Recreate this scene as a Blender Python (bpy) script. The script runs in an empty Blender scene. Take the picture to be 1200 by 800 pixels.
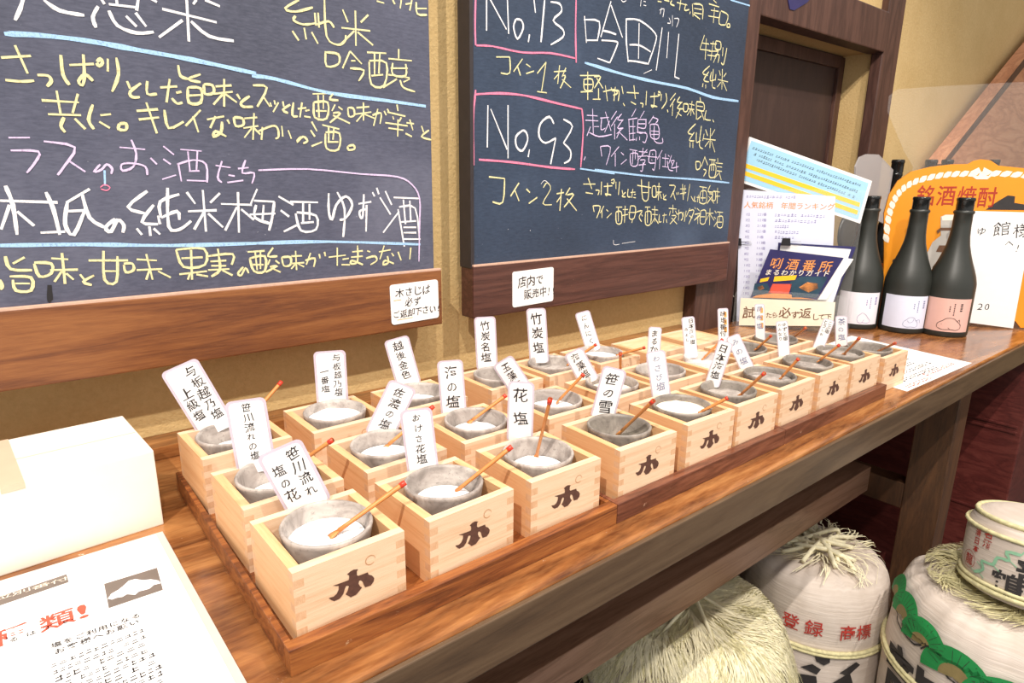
import bpy, bmesh, math, random
from math import sin, cos, pi, radians
from mathutils import Vector, Matrix, noise
random.seed(7)
SC = bpy.context.scene
COL = SC.collection

# ---------------------------------------------------------------- camera
FPX = 745.55
YAW, PITCH, ROLL = 0.6776, 0.2516, -0.0106
CAM = Vector((-0.1201, -0.3776, 0.3226))
FWD = Vector((sin(YAW) * cos(PITCH), cos(YAW) * cos(PITCH), -sin(PITCH)))
_r = Vector((cos(YAW), -sin(YAW), 0)); _d = FWD.cross(_r)
RIGHT = _r * cos(ROLL) + _d * sin(ROLL); DOWN = -_r * sin(ROLL) + _d * cos(ROLL)
cam = bpy.data.cameras.new('camera'); cam.sensor_width = 36; cam.lens = FPX / 1200 * 36
cam.clip_start = .01; cam.clip_end = 60
camo = bpy.data.objects.new('camera', cam); COL.objects.link(camo)
camo.matrix_world = Matrix(((RIGHT.x, -DOWN.x, -FWD.x, CAM.x), (RIGHT.y, -DOWN.y, -FWD.y, CAM.y), (RIGHT.z, -DOWN.z, -FWD.z, CAM.z), (0, 0, 0, 1)))
SC.camera = camo
SC.view_settings.view_transform = 'Standard'; SC.view_settings.look = 'None'
SC.view_settings.gamma = 1; SC.view_settings.use_curve_mapping = False
SC.view_settings.exposure = 0.30

# ---------------------------------------------------------------- world + lights
w = bpy.data.worlds.new('world'); SC.world = w; w.use_nodes = True
w.node_tree.nodes['Background'].inputs[0].default_value = (1, .96, .92, 1)
w.node_tree.nodes['Background'].inputs[1].default_value = .68
def spot(loc, target, power, size, blend, col, rad):
    l = bpy.data.lights.new('ceiling_spot', 'SPOT'); l.energy = power; l.spot_size = radians(size); l.spot_blend = blend
    l.color = col; l.shadow_soft_size = rad
    o = bpy.data.objects.new('ceiling_spot', l); COL.objects.link(o); o.location = loc
    o.rotation_euler = (Vector(target) - Vector(loc)).to_track_quat('-Z', 'Y').to_euler()
    return o
spot((-1.15, -.85, 2.05), (.25, .15, 0), 175, 75, .6, (1, .92, .83), .012)
spot((-.35, -1.25, 2.25), (.4, .2, 0), 90, 80, .6, (1, .92, .83), .02)
spot((1.0, -1.15, 2.1), (1.15, .1, -.3), 120, 80, .7, (1, .92, .84), .03)
spot((.2, -.2, 2.3), (.1, .2, 0), 45, 70, .8, (1, .92, .83), .03)

# ---------------------------------------------------------------- pixel rays onto real planes
def ray(u, v): return (RIGHT * ((u - 600) / FPX) + DOWN * ((v - 400) / FPX) + FWD)
def on_z(u, v, z):
    d = ray(u, v); return CAM + d * ((z - CAM.z) / d.z)
def on_y(u, v, y):
    d = ray(u, v); return CAM + d * ((y - CAM.y) / d.y)
def on_x(u, v, x):
    d = ray(u, v); return CAM + d * ((x - CAM.x) / d.x)
def on_p(u, v, P, n):
    d = ray(u, v); n = Vector(n); return CAM + d * ((Vector(P) - CAM).dot(n) / d.dot(n))

# ---------------------------------------------------------------- object helpers
def link(name, me, parent=None, loc=None, kind=None, label=None, cat=None, group=None):
    o = bpy.data.objects.new(name, me); COL.objects.link(o)
    if parent is not None: o.parent = parent
    if loc is not None: o.location = loc
    return tag(o, label, cat, group, kind)
def tag(o, label=None, cat=None, group=None, kind=None):
    if label: o['label'] = label
    if cat: o['category'] = cat
    if group: o['group'] = group
    if kind: o['kind'] = kind
    return o
def thing(name, loc, label, cat, group=None, rz=0):
    o = link(name, None, None, loc, None, label, cat, group); o.rotation_euler.z = rz; o.empty_display_size = .02
    return o
def mesh(name, bm, mats, smooth=False):
    me = bpy.data.meshes.new(name); bmesh.ops.recalc_face_normals(bm, faces=bm.faces); bm.to_mesh(me); bm.free()
    for m in (mats if isinstance(mats, (list, tuple)) else [mats]): me.materials.append(m)
    if smooth:
        for p in me.polygons: p.use_smooth = True
    return me
def flat(name, bm, mats):
    me = bpy.data.meshes.new(name); bm.to_mesh(me); bm.free()
    for m in (mats if isinstance(mats, (list, tuple)) else [mats]): me.materials.append(m)
    return me
def box(bm, x0, y0, z0, x1, y1, z1, mi=0, bev=0):
    b = bmesh.new()
    vs = [b.verts.new((x, y, z)) for x in (x0, x1) for y in (y0, y1) for z in (z0, z1)]
    for f in ((0, 1, 3, 2), (4, 6, 7, 5), (0, 4, 5, 1), (2, 3, 7, 6), (0, 2, 6, 4), (1, 5, 7, 3)): b.faces.new([vs[i] for i in f])
    if bev: bmesh.ops.bevel(b, geom=b.edges[:], offset=bev, segments=2, affect='EDGES', profile=.6)
    join(bm, b, None, mi)
def join(bm, b, M=None, mi=None):
    mp = {}
    for v in b.verts: mp[v] = bm.verts.new(M @ v.co if M else v.co)
    for f in b.faces:
        try:
            g = bm.faces.new([mp[v] for v in f.verts]); g.material_index = f.material_index if mi is None else mi; g.smooth = f.smooth
        except ValueError: pass
    b.free()
def prism(bm, pts, off, mi=0, side_mi=None, bev=0):
    """polygon of 3D points extruded by vector off"""
    b = bmesh.new()
    a = [b.verts.new(p) for p in pts]; c = [b.verts.new(Vector(p) + off) for p in pts]
    n = len(pts)
    f1 = b.faces.new(a); f2 = b.faces.new(c[::-1])
    for i in range(n): b.faces.new((a[i], c[i], c[(i + 1) % n], a[(i + 1) % n])).material_index = mi if side_mi is None else side_mi
    f1.material_index = f2.material_index = mi
    if n > 4:
        f1.normal_update(); f2.normal_update(); bmesh.ops.triangulate(b, faces=[f1, f2])
    join(bm, b)
def lathe(bm, prof, n=40, M=None, mi=0, wob=0):
    rings = []
    for (r, z) in prof:
        if r < 1e-6: rings.append([bm.verts.new((M @ Vector((0, 0, z))) if M else (0, 0, z))])
        else:
            rg = []
            for i in range(n):
                a = 2 * pi * i / n; q = r * (1 + wob * sin(3 * a + z * 90) + wob * .6 * sin(5 * a + 1))
                p = Vector((q * cos(a), q * sin(a), z)); rg.append(bm.verts.new(M @ p if M else p))
            rings.append(rg)
    for A, B in zip(rings, rings[1:]):
        for i in range(n):
            j = (i + 1) % n
            if len(A) == 1 and len(B) == 1: continue
            if len(A) == 1: f = bm.faces.new((A[0], B[j], B[i]))
            elif len(B) == 1: f = bm.faces.new((A[i], A[j], B[0]))
            else: f = bm.faces.new((A[i], A[j], B[j], B[i]))
            f.smooth = True; f.material_index = mi
def tube(bm, pts, r, n=6, mi=0, cap=True):
    pts = [Vector(p) for p in pts]; rs = r if isinstance(r, (list, tuple)) else [r] * len(pts); rings = []
    up = Vector((0, 0, 1))
    for i, p in enumerate(pts):
        d = (pts[min(i + 1, len(pts) - 1)] - pts[max(i - 1, 0)]).normalized()
        a = d.cross(up if abs(d.z) < .95 else Vector((1, 0, 0))).normalized(); b = d.cross(a)
        rings.append([bm.verts.new(p + (a * cos(2 * pi * k / n) + b * sin(2 * pi * k / n)) * rs[i]) for k in range(n)])
    for A, B in zip(rings, rings[1:]):
        for k in range(n):
            f = bm.faces.new((A[k], A[(k + 1) % n], B[(k + 1) % n], B[k])); f.smooth = True; f.material_index = mi
    if cap:
        for R in (rings[0][::-1], rings[-1]): bm.faces.new(R).material_index = mi
def catmull(P, sub=3):
    if len(P) < 3: return P
    out = []
    Q = [P[0]] + P + [P[-1]]
    for i in range(1, len(Q) - 2):
        for k in range(sub):
            t = k / sub; a, b, c, d = Q[i - 1], Q[i], Q[i + 1], Q[i + 2]
            out.append((b * 2 + (c - a) * t + (a * 2 - b * 5 + c * 4 - d) * t * t + (b * 3 - a - c * 3 + d) * t ** 3) * .5)
    out.append(P[-1]); return out
def ribbon(bm, pts, wd, fn=None, inc=Vector((0, 0, 0))):
    """flat stroke in 2D (Vector u,v) of width wd; fn maps (u,v) to 3D"""
    P = catmull([Vector(p) for p in pts], 3)
    L = []; n = len(P)
    for i, p in enumerate(P):
        d = P[min(i + 1, n - 1)] - P[max(i - 1, 0)]
        if d.length < 1e-9: d = Vector((1, 0))
        d.normalize(); m = Vector((-d.y, d.x))
        k = wd * .5 * (.82 + .36 * noise.noise(Vector((p.x * 160, p.y * 160, .3)))) * (.75 if i in (0, n - 1) else 1)
        L.append((bm.verts.new(fn(p.x + m.x * k, p.y + m.y * k) + inc * i), bm.verts.new(fn(p.x - m.x * k, p.y - m.y * k) + inc * i)))
    for a, b in zip(L, L[1:]):
        bm.faces.new((a[0], b[0], b[1], a[1]))
def poly(bm, pts, fn, mi=0):
    f = bm.faces.new([bm.verts.new(fn(u, v)) for u, v in pts]); f.material_index = mi
    if len(pts) > 4: f.normal_update(); bmesh.ops.triangulate(bm, faces=[f])
def rrect(w_, h_, r, seg=4, cx=0, cy=0):
    P = []
    for (sx, sy, a0) in ((1, 1, 0), (-1, 1, 90), (-1, -1, 180), (1, -1, 270)):
        for k in range(seg + 1):
            a = radians(a0 + 90 * k / seg); P.append((cx + sx * (w_ / 2 - r) + r * cos(a), cy + sy * (h_ / 2 - r) + r * sin(a)))
    return P
def frame(O, U, V, N=None, lift=0):
    O, U, V = Vector(O), Vector(U), Vector(V)
    if N is None: N = U.cross(V)
    O = O + Vector(N) * lift
    return lambda u, v: O + U * u + V * v

# ---------------------------------------------------------------- glyphs (the built-in font)
ALL = ("今与板越乃塩上級笹川流れの花一番おけさ佐渡後金色海竹炭名玉藻雪にんく黒だし日本みょわびゆ純米吟醸酒味"
       "木さじは必ずご返却下い!店内で販売中試したらてう銘焼酎館様へ20人気柄年間ランキグ位番123456789.●"
       "唎所まるかりガイド種類利別付おはずで客願登録商標龍清鶴亀特こる用なり!をお白粒とうがしほたて純抹茶こぶ昆布梅山椒胡麻能登藻寿")
ALL = ''.join(sorted(set(ALL)))
GL = {}
def make_glyphs(off, chars):
    T = []
    for ch in chars:
        c = bpy.data.curves.new('t', 'FONT'); c.body = ch; c.size = 1; c.resolution_u = 2; c.offset = off
        o = bpy.data.objects.new('t', c); COL.objects.link(o); T.append((ch, o, c))
    dg = bpy.context.evaluated_depsgraph_get()
    for ch, o, c in T:
        e = o.evaluated_get(dg); m = e.to_mesh()
        GL[(ch, off)] = ([(v.co.x, v.co.y) for v in m.vertices], [tuple(p.vertices) for p in m.polygons]); e.to_mesh_clear()
    for ch, o, c in T: bpy.data.objects.remove(o); bpy.data.curves.remove(c)
THIN, MID, BOLD = -.004, .009, .014
make_glyphs(THIN, ALL); make_glyphs(MID, ALL)
make_glyphs(BOLD, ALL)
def glyph(bm, ch, cx, cy, s, fn, off=MID, jit=.5, sx=1.0, mi=0):
    if (ch, off) not in GL: return
    V, F = GL[(ch, off)]
    a = random.uniform(-.07, .07) * jit; sh = random.uniform(-.12, .12) * jit; k = s * (1 + random.uniform(-.08, .08) * jit)
    ph = random.uniform(0, 99); ca, sa = cos(a), sin(a); vs = []
    for x, y in V:
        x -= .5; y -= .38
        n = noise.noise_vector(Vector((x * 2.3, y * 2.3, ph))) * (.09 * jit)
        x += n.x + sh * y; y += n.y + .08 * jit * x
        x *= sx
        vs.append(bm.verts.new(fn(cx + k * (x * ca - y * sa), cy + k * (x * sa + y * ca))))
    for f in F:
        try: bm.faces.new([vs[i] for i in f]).material_index = mi
        except ValueError: pass
def text_h(bm, s, x, y, size, fn, off=MID, jit=.5, adv=1.0, sx=1.0):
    for ch in s:
        half = ch in '0123456789.!' 
        if ch != ' ': glyph(bm, ch, x + size * (.28 if half else 0) * 0, y + random.uniform(-.04, .04) * size * jit, size, (lambda u, v: fn(u + size * .22, v)) if half else fn, off, jit, sx)
        x += size * adv * (.6 if half else 1)
def text_v(bm, s, x, y, size, fn, off=MID, jit=.6, adv=1.08, sx=1.0):
    for ch in s:
        if ch != ' ': glyph(bm, ch, x + random.uniform(-.05, .05) * size * jit, y, size * (.8 if ch in 'のれけさおみょしんにびゆわく' else 1), fn, off, jit, sx)
        y -= size * adv
def squiggles(bm, x0, x1, y, h, fn, gap=.35, mi=0):
    """a line of print too small to read: short uneven marks"""
    x = x0
    while x < x1:
        w_ = h * random.uniform(.5, 1.0)
        if random.random() > .10:
            a = h * random.uniform(.3, .5); y2 = y + h * random.uniform(-.1, .1)
            poly(bm, [(x, y2 - a), (x + w_ * .8, y2 - a * .8), (x + w_ * .8, y2 - a * .45), (x, y2 - a * .6)], fn, mi)
            poly(bm, [(x + w_ * .1, y2 + a * .2), (x + w_ * .75, y2 + a * .3), (x + w_ * .75, y2 + a * .65), (x + w_ * .1, y2 + a * .5)], fn, mi)
            if random.random() > .6: q_ = random.uniform(0, .6); poly(bm, [(x + w_ * q_, y2 - a), (x + w_ * (q_ + .14), y2 - a), (x + w_ * (q_ + .14), y2 + a), (x + w_ * q_, y2 + a)], fn, mi)
        x += w_ + h * gap * .3

# ---------------------------------------------------------------- materials
def new_mat(name, rough=.6, col=(.8, .8, .8), spec=.5):
    m = bpy.data.materials.new(name); m.use_nodes = True; b = m.node_tree.nodes['Principled BSDF']
    b.inputs['Base Color'].default_value = (*col, 1); b.inputs['Roughness'].default_value = rough
    b.inputs['Specular IOR Level'].default_value = spec
    return m, m.node_tree, b
def coords(nt, scale=(1, 1, 1), rand=False):
    tc = nt.nodes.new('ShaderNodeTexCoord'); mp = nt.nodes.new('ShaderNodeMapping'); mp.inputs['Scale'].default_value = scale
    nt.links.new(tc.outputs['Object'], mp.inputs[0])
    if rand:
        oi = nt.nodes.new('ShaderNodeObjectInfo'); cb = nt.nodes.new('ShaderNodeCombineXYZ'); mu = nt.nodes.new('ShaderNodeMath')
        mu.operation = 'MULTIPLY'; mu.inputs[1].default_value = 37; nt.links.new(oi.outputs['Random'], mu.inputs[0])
        for i in range(3): nt.links.new(mu.outputs[0], cb.inputs[i])
        nt.links.new(cb.outputs[0], mp.inputs['Location'])
    return mp.outputs[0]
def nz(nt, vec, scale, detail=4, rough=.55, dist=0):
    n = nt.nodes.new('ShaderNodeTexNoise'); n.inputs['Scale'].default_value = scale; n.inputs['Detail'].default_value = detail
    n.inputs['Roughness'].default_value = rough; n.inputs['Distortion'].default_value = dist; nt.links.new(vec, n.inputs['Vector']); return n.outputs[0]
def ramp(nt, fac, stops):
    r = nt.nodes.new('ShaderNodeValToRGB'); e = r.color_ramp.elements
    while len(e) < len(stops): e.new(.5)
    for i, (p, c) in enumerate(stops): e[i].position = p; e[i].color = (*c, 1)
    nt.links.new(fac, r.inputs[0]); return r.outputs[0]
def mix(nt, fac, a, b, mode='MIX'):
    m = nt.nodes.new('ShaderNodeMix'); m.data_type = 'RGBA'; m.blend_type = mode
    for s, i in ((fac, 0), (a, 6), (b, 7)):
        if isinstance(s, (int, float)): m.inputs[i].default_value = s
        elif isinstance(s, tuple): m.inputs[i].default_value = (*s, 1)
        else: nt.links.new(s, m.inputs[i])
    return m.outputs[2]
def bump(nt, b, h, st, dist=.001):
    n = nt.nodes.new('ShaderNodeBump'); n.inputs['Strength'].default_value = st; n.inputs['Distance'].default_value = dist
    nt.links.new(h, n.inputs['Height']); nt.links.new(n.outputs[0], b.inputs['Normal'])
def wood(name, c_dark, c_mid, c_light, scale, rough=.5, ring=6, bmp=.3, rand=True, wear=None, big=2.2, spec=.5):
    m, nt, b = new_mat(name, rough, spec=spec)
    v = coords(nt, scale, rand)
    n1 = nz(nt, v, big, 5, .6, .8); wv = nt.nodes.new('ShaderNodeMath'); wv.operation = 'MULTIPLY'; wv.inputs[1].default_value = ring
    nt.links.new(n1, wv.inputs[0]); fr = nt.nodes.new('ShaderNodeMath'); fr.operation = 'PINGPONG'; fr.inputs[1].default_value = .5; nt.links.new(wv.outputs[0], fr.inputs[0])
    ml = nt.nodes.new('ShaderNodeMath'); ml.operation = 'MULTIPLY'; ml.inputs[1].default_value = 2; nt.links.new(fr.outputs[0], ml.inputs[0])
    c = ramp(nt, ml.outputs[0], [(0, c_dark), (.45, c_mid), (1, c_light)])
    fine = nz(nt, v, 28, 3, .7)
    c = mix(nt, .35, c, ramp(nt, fine, [(.3, c_dark), (.7, c_light)]))
    if wear:
        wn = nz(nt, coords(nt, (40, 40, 40)), 1.0, 6, .8); wr = ramp(nt, wn, [(.66, (0, 0, 0)), (.72, (1, 1, 1))])
        c = mix(nt, wr, c, wear)
    nt.links.new(c, b.inputs['Base Color']); bump(nt, b, fine, bmp, .0006)
    return m
def plain(name, col, rough=.6, var=.06, scale=60, bmp=0, spec=.5):
    m, nt, b = new_mat(name, rough, col, spec)
    v = coords(nt, (1, 1, 1)); n = nz(nt, v, scale, 4)
    c = ramp(nt, n, [(.3, tuple(max(0, x * (1 - var)) for x in col)), (.7, tuple(min(1, x * (1 + var)) for x in col))])
    nt.links.new(c, b.inputs['Base Color'])
    if bmp: bump(nt, b, n, bmp, .001)
    return m
def clear(name, alpha, col=(1, 1, 1), rough=.05):
    """thin clear plastic: mostly see-through with a glossy skin"""
    m, nt, b = new_mat(name, rough, col); out = nt.nodes['Material Output']
    t = nt.nodes.new('ShaderNodeBsdfTransparent'); mx = nt.nodes.new('ShaderNodeMixShader'); mx.inputs[0].default_value = alpha
    nt.links.new(t.outputs[0], mx.inputs[1]); nt.links.new(b.outputs[0], mx.inputs[2]); nt.links.new(mx.outputs[0], out.inputs[0])
    return m

def srgb(r, g, b): return tuple((c / 255 / 12.92 if c / 255 <= .04045 else ((c / 255 + .055) / 1.055) ** 2.4) for c in (r, g, b))
M_table = wood('table_wood', srgb(88, 48, 24), srgb(136, 82, 42), srgb(176, 122, 72), (1.1, 7, 7), .2, 4, .15, False, wear=srgb(225, 200, 175), big=1.6)
M_tray = wood('tray_wood', srgb(78, 38, 22), srgb(128, 70, 36), srgb(164, 102, 52), (1.6, 14, 22), .35, 5, .2, True, wear=srgb(200, 165, 130))
M_tray2 = wood('red_tray_wood', srgb(70, 36, 26), srgb(106, 60, 44), srgb(134, 84, 62), (1.6, 14, 22), .3, 4, .2, True, wear=srgb(200, 165, 140))
M_railA = wood('rail_orange_wood', srgb(88, 46, 24), srgb(122, 72, 36), srgb(142, 90, 48), (1.2, 12, 16), .45, 4, .3, True, big=1.5)
M_railB = wood('rail_brown_wood', srgb(62, 34, 28), srgb(82, 48, 40), srgb(96, 60, 50), (1.2, 12, 22), .4, 4, .3, True, wear=srgb(150, 115, 100))
M_beam = wood('beam_wood', srgb(58, 34, 28), srgb(78, 50, 42), srgb(92, 62, 52), (9, 9, 1.2), .5, 4, .3, False)
M_fascia = wood('fascia_wood', srgb(66, 50, 36), srgb(84, 64, 46), srgb(98, 78, 58), (1.1, 9, 12), .4, 5, .15, False, big=1.4)
M_leg = wood('leg_wood', srgb(66, 44, 30), srgb(84, 56, 36), srgb(98, 66, 42), (9, 9, 1.2), .45, 4, .3, False)
M_bar = wood('bar_wood', srgb(116, 84, 64), srgb(142, 106, 84), srgb(158, 122, 100), (1.0, 12, 14), .4, 4, .3, True)
M_cab = wood('cabinet_wood', srgb(70, 28, 26), srgb(92, 40, 36), srgb(106, 52, 46), (3, 3, 12), .35, 4, .2, False)
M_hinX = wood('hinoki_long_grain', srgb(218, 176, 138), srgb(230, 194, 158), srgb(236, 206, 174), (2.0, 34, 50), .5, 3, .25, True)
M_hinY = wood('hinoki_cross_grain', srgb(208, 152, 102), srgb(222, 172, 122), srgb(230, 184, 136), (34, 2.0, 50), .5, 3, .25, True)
M_end = wood('hinoki_end_grain', srgb(202, 152, 112), srgb(214, 170, 130), srgb(222, 182, 144), (40, 40, 14), .6, 3, .3, True)
M_lid = wood('pale_lid_wood', srgb(216, 176, 130), srgb(232, 196, 152), srgb(238, 206, 166), (2.5, 24, 30), .5, 5, .2, True)
M_brand = plain('burned_brand', srgb(88, 56, 44), .7, .2, 300)
M_brand2 = plain('faint_brand', srgb(190, 140, 96), .7, .1)
M_white = plain('white_paper', srgb(240, 238, 236), .6, .02)
M_card = plain('white_card', srgb(244, 240, 232), .55, .02)
M_cream = plain('cream_card', srgb(240, 230, 206), .5, .03)
M_carton = plain('white_carton', srgb(232, 224, 210), .5, .02)
M_tape = plain('beige_tape', srgb(212, 184, 158), .35, .03)
M_ink = plain('black_ink', srgb(40, 36, 38), .5, .2)
M_bluewash = plain('faded_blue_ink', srgb(120, 128, 160), .5, .2)
M_orangeink = plain('orange_marker', srgb(238, 168, 90), .6, .05)
M_redink = plain('red_print', srgb(214, 84, 62), .5, .05)
M_darkred = plain('dark_red_print', srgb(168, 52, 30), .5, .1)
M_film = clear('laminate_film', .8, srgb(212, 200, 214), .15)
M_acryl = clear('clear_acrylic', .05, (.9, .9, .88), .06)
M_acrylb = clear('clear_acrylic_frosted', .6, srgb(205, 200, 200), .2)
M_red = plain('red_lacquer_tip', srgb(214, 60, 40), .35, .05)
M_spoon = plain('bamboo', srgb(206, 132, 70), .45, .1, 200)
M_slate1, nt, b = new_mat('slate_grey', .55)
def slate(m, nt, b, dark, mid, light):
    v = coords(nt, (1, 1, 1)); n1 = nz(nt, v, 3.2, 5, .6); n2 = nz(nt, coords(nt, (14, 14, 60)), 6, 4, .7)
    c = ramp(nt, n1, [(.3, dark), (.55, mid), (.8, light)]); c = mix(nt, .3, c, ramp(nt, n2, [(.35, dark), (.75, light)]))
    s = nz(nt, v, 220, 2, .5); c = mix(nt, ramp(nt, s, [(.74, (0, 0, 0)), (.78, (.5, .5, .5))]), c, srgb(170, 170, 180))
    nt.links.new(c, b.inputs['Base Color']); bump(nt, b, n2, .1, .0004)
slate(M_slate1, nt, b, srgb(46, 50, 66), srgb(72, 75, 94), srgb(112, 114, 132))
M_slate2, nt, b = new_mat('slate_blue', .45); slate(M_slate2, nt, b, srgb(28, 40, 58), srgb(44, 58, 80), srgb(76, 92, 116))
M_edge = plain('board_edge_black', srgb(44, 38, 40), .5, .15)
M_worn = plain('worn_rail_edge', srgb(196, 160, 140), .6, .1, 200)
def chalk(name, col):
    m, nt, b = new_mat(name, .95, col, .1); v = coords(nt); n = nz(nt, v, 420, 3, .7)
    c = ramp(nt, n, [(.30, tuple(x * .6 for x in col)), (.5, col)]); nt.links.new(c, b.inputs['Base Color']); return m
CH = dict(W=chalk('white_chalk', srgb(232, 230, 232)), Y=chalk('yellow_chalk', srgb(222, 214, 164)), B=chalk('blue_chalk', srgb(160, 196, 232)),
          P=chalk('pink_chalk', srgb(226, 130, 160)), V=chalk('violet_chalk', srgb(212, 192, 226)), K=plain('black_mark', srgb(22, 20, 24), .6))
M_plaster, nt, b = new_mat('yellow_plaster', .9, spec=.2)
v = coords(nt); n1 = nz(nt, v, 5, 5, .6); n2 = nz(nt, v, 170, 4, .65)
c = ramp(nt, n1, [(.3, srgb(200, 170, 116)), (.7, srgb(214, 186, 134))]); c = mix(nt, .25, c, ramp(nt, n2, [(.3, srgb(178, 142, 88)), (.7, srgb(222, 192, 138))]))
nt.links.new(c, b.inputs['Base Color']); bump(nt, b, n2, .8, .002)
M_dark = plain('dark_wainscot', srgb(44, 28, 24), .6, .15, 12)
M_door = wood('door_panel', srgb(56, 38, 34), srgb(66, 46, 40), srgb(72, 52, 46), (9, 9, 1.5), .6, 2, .1, False)
M_floor = plain('dark_floor', srgb(70, 70, 74), .5, .12, 8)
def ceramic(name, a, bcol, cc):
    m, nt, b = new_mat(name, .45); v = coords(nt, (1, 1, 1), True); n1 = nz(nt, v, 30, 4, .6, 1.2); n2 = nz(nt, v, 260, 3, .7)
    c = ramp(nt, n1, [(.3, a), (.5, bcol), (.7, cc)]); c = mix(nt, ramp(nt, n2, [(.58, (0, 0, 0)), (.66, (.55, .55, .55))]), c, a)
    nt.links.new(c, b.inputs['Base Color']); bump(nt, b, n2, .25, .0008); return m
M_cupL = ceramic('pale_speckled_stoneware', srgb(124, 115, 109), srgb(164, 154, 147), srgb(194, 186, 178))
M_cupD = ceramic('dark_speckled_stoneware', srgb(98, 91, 85), srgb(132, 124, 116), srgb(158, 149, 139))
M_glasscup = clear('clear_glass_cup', .45, srgb(225, 222, 220), .08)
M_salt, nt, b = new_mat('salt', .6, srgb(246, 246, 248)); v = coords(nt); n = nz(nt, v, 900, 2, .6); bump(nt, b, n, .8, .001)
b.inputs['Subsurface Weight'].default_value = 0
M_saltG = plain('greenish_salt', srgb(168, 176, 150), .7, .2, 700, .5)
M_saltC = plain('cream_salt', srgb(244, 228, 206), .7, .08, 500, .5)
M_bottle = plain('matte_black_glass', srgb(44, 46, 42), .42, .08, 20)
M_cap = plain('glossy_black_cap', srgb(26, 28, 28), .2, .1)
M_labW = plain('white_label', srgb(230, 226, 232), .5, .02)
M_labB = plain('bluish_white_label', srgb(218, 222, 240), .5, .02)
M_labP = plain('pink_label', srgb(222, 178, 166), .5, .02)
M_orange = plain('orange_board', srgb(232, 146, 30), .45, .05, 10)
M_offw = plain('rope_white', srgb(240, 230, 214), .5, .03)
M_jar = plain('printed_jar_grey', srgb(190, 184, 176), .5, .05)
M_brown = plain('printed_brown', srgb(110, 76, 54), .5, .1)
M_bluep = plain('sky_blue_print', srgb(160, 208, 236), .45, .03, 8)
M_yell = plain('yellow_print', srgb(250, 196, 40), .45, .04, 12)
M_navy = plain('navy_print', srgb(42, 40, 92), .35, .2, 14)
M_teal = plain('teal_print', srgb(40, 70, 88), .35, .3, 30)
M_orp = plain('orange_print', srgb(228, 150, 84), .4, .1)
M_purp = plain('violet_print', srgb(120, 110, 170), .5, .1)
M_metal, nt, b = new_mat('grey_wire', .35, srgb(190, 190, 190)); b.inputs['Metallic'].default_value = .9
M_black = plain('black_clip', srgb(24, 24, 28), .35, .1)
M_photo = plain('photo_grey_brown', srgb(112, 100, 92), .5, .12, 40)
M_salmon = wood('salmon_wood', srgb(176, 116, 84), srgb(204, 142, 106), srgb(216, 160, 124), (1.5, 8, 8), .5, 4, .1, False)
M_canvas, nt, b = new_mat('barrel_cloth', .85, spec=.2); v = coords(nt, (1, 1, 1)); n = nz(nt, v, 9, 5, .6); n2 = nz(nt, coords(nt, (3, 3, 60)), 4, 3, .6)
c = ramp(nt, n, [(.3, srgb(198, 184, 172)), (.7, srgb(222, 210, 200))]); c = mix(nt, .25, c, ramp(nt, n2, [(.35, srgb(180, 164, 146)), (.65, srgb(226, 214, 204))]))
nt.links.new(c, b.inputs['Base Color']); bump(nt, b, n2, .35, .003)
M_straw = plain('pale_straw', srgb(238, 230, 196), .8, .14, 90, .3)
M_straw2 = plain('green_straw', srgb(212, 204, 158), .8, .2, 120, .3)
M_green = plain('pine_green_print', srgb(24, 132, 66), .7, .12, 30)
M_olive = plain('olive_brown_print', srgb(134, 118, 76), .7, .15, 60)
M_mint = plain('mint_print', srgb(140, 190, 156), .7, .1)
M_barredink = plain('barrel_red_ink', srgb(168, 48, 38), .7, .1)
M_barblack = plain('barrel_black_ink', srgb(46, 42, 42), .7, .15)
M_plasticbase = plain('acrylic_plate_edge', srgb(200, 190, 180), .2, .05)

# ================================================================ SETTING
YW = .455
bm = bmesh.new()
box(bm, -1.6, YW, -.95, 1.03, YW + .16, 1.7); box(bm, 1.03, YW, .66, 1.80, YW + .16, 1.7)
box(bm, 1.80, YW, -.95, 4.6, YW + .16, 1.7); box(bm, 1.03, YW + .15, -.95, 1.8, YW + .16, .66)
link('wall_back', mesh('wall_back', bm, M_plaster), kind='structure')
bm = bmesh.new(); box(bm, 4.5, -3, -.95, 4.6, YW, 1.7); link('wall_right', mesh('wall_right', bm, M_plaster), kind='structure')
bm = bmesh.new(); box(bm, -1.6, -3, -.95, 4.6, YW + .16, -.9); link('floor', mesh('floor', bm, M_floor), kind='structure')
bm = bmesh.new(); box(bm, -1.6, YW - .012, -.9, 4.5, YW, -.05); link('trim_1', mesh('trim_1', bm, M_dark), kind='structure')
d = link('door_1', mesh('door_1', (lambda b_: (box(b_, 1.03, .545, -.9, 1.80, .555, .66), b_)[1])(bmesh.new()), M_door), kind='structure')
bm = bmesh.new(); box(bm, 1.765, .535, -.05, 1.795, .546, .655, bev=.002); box(bm, 1.03, .535, .625, 1.765, .546, .655, bev=.002)
link('door_frame', mesh('door_frame', bm, M_beam), d)
for i, (a) in enumerate([(1.03, .425, -.05, 1.175, YW + .02, 1.2), (1.788, .435, -.05, 1.885, YW + .01, 1.6)]):
    bm = bmesh.new(); box(bm, *a, bev=.003); link('trim_%d' % (i + 2), mesh('post', bm, M_beam), kind='structure')
bm = bmesh.new(); box(bm, 1.03, .432, .655, 1.79, YW + .02, .752, bev=.003); link('trim_4', mesh('beam', bm, M_beam), kind='structure')

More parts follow.
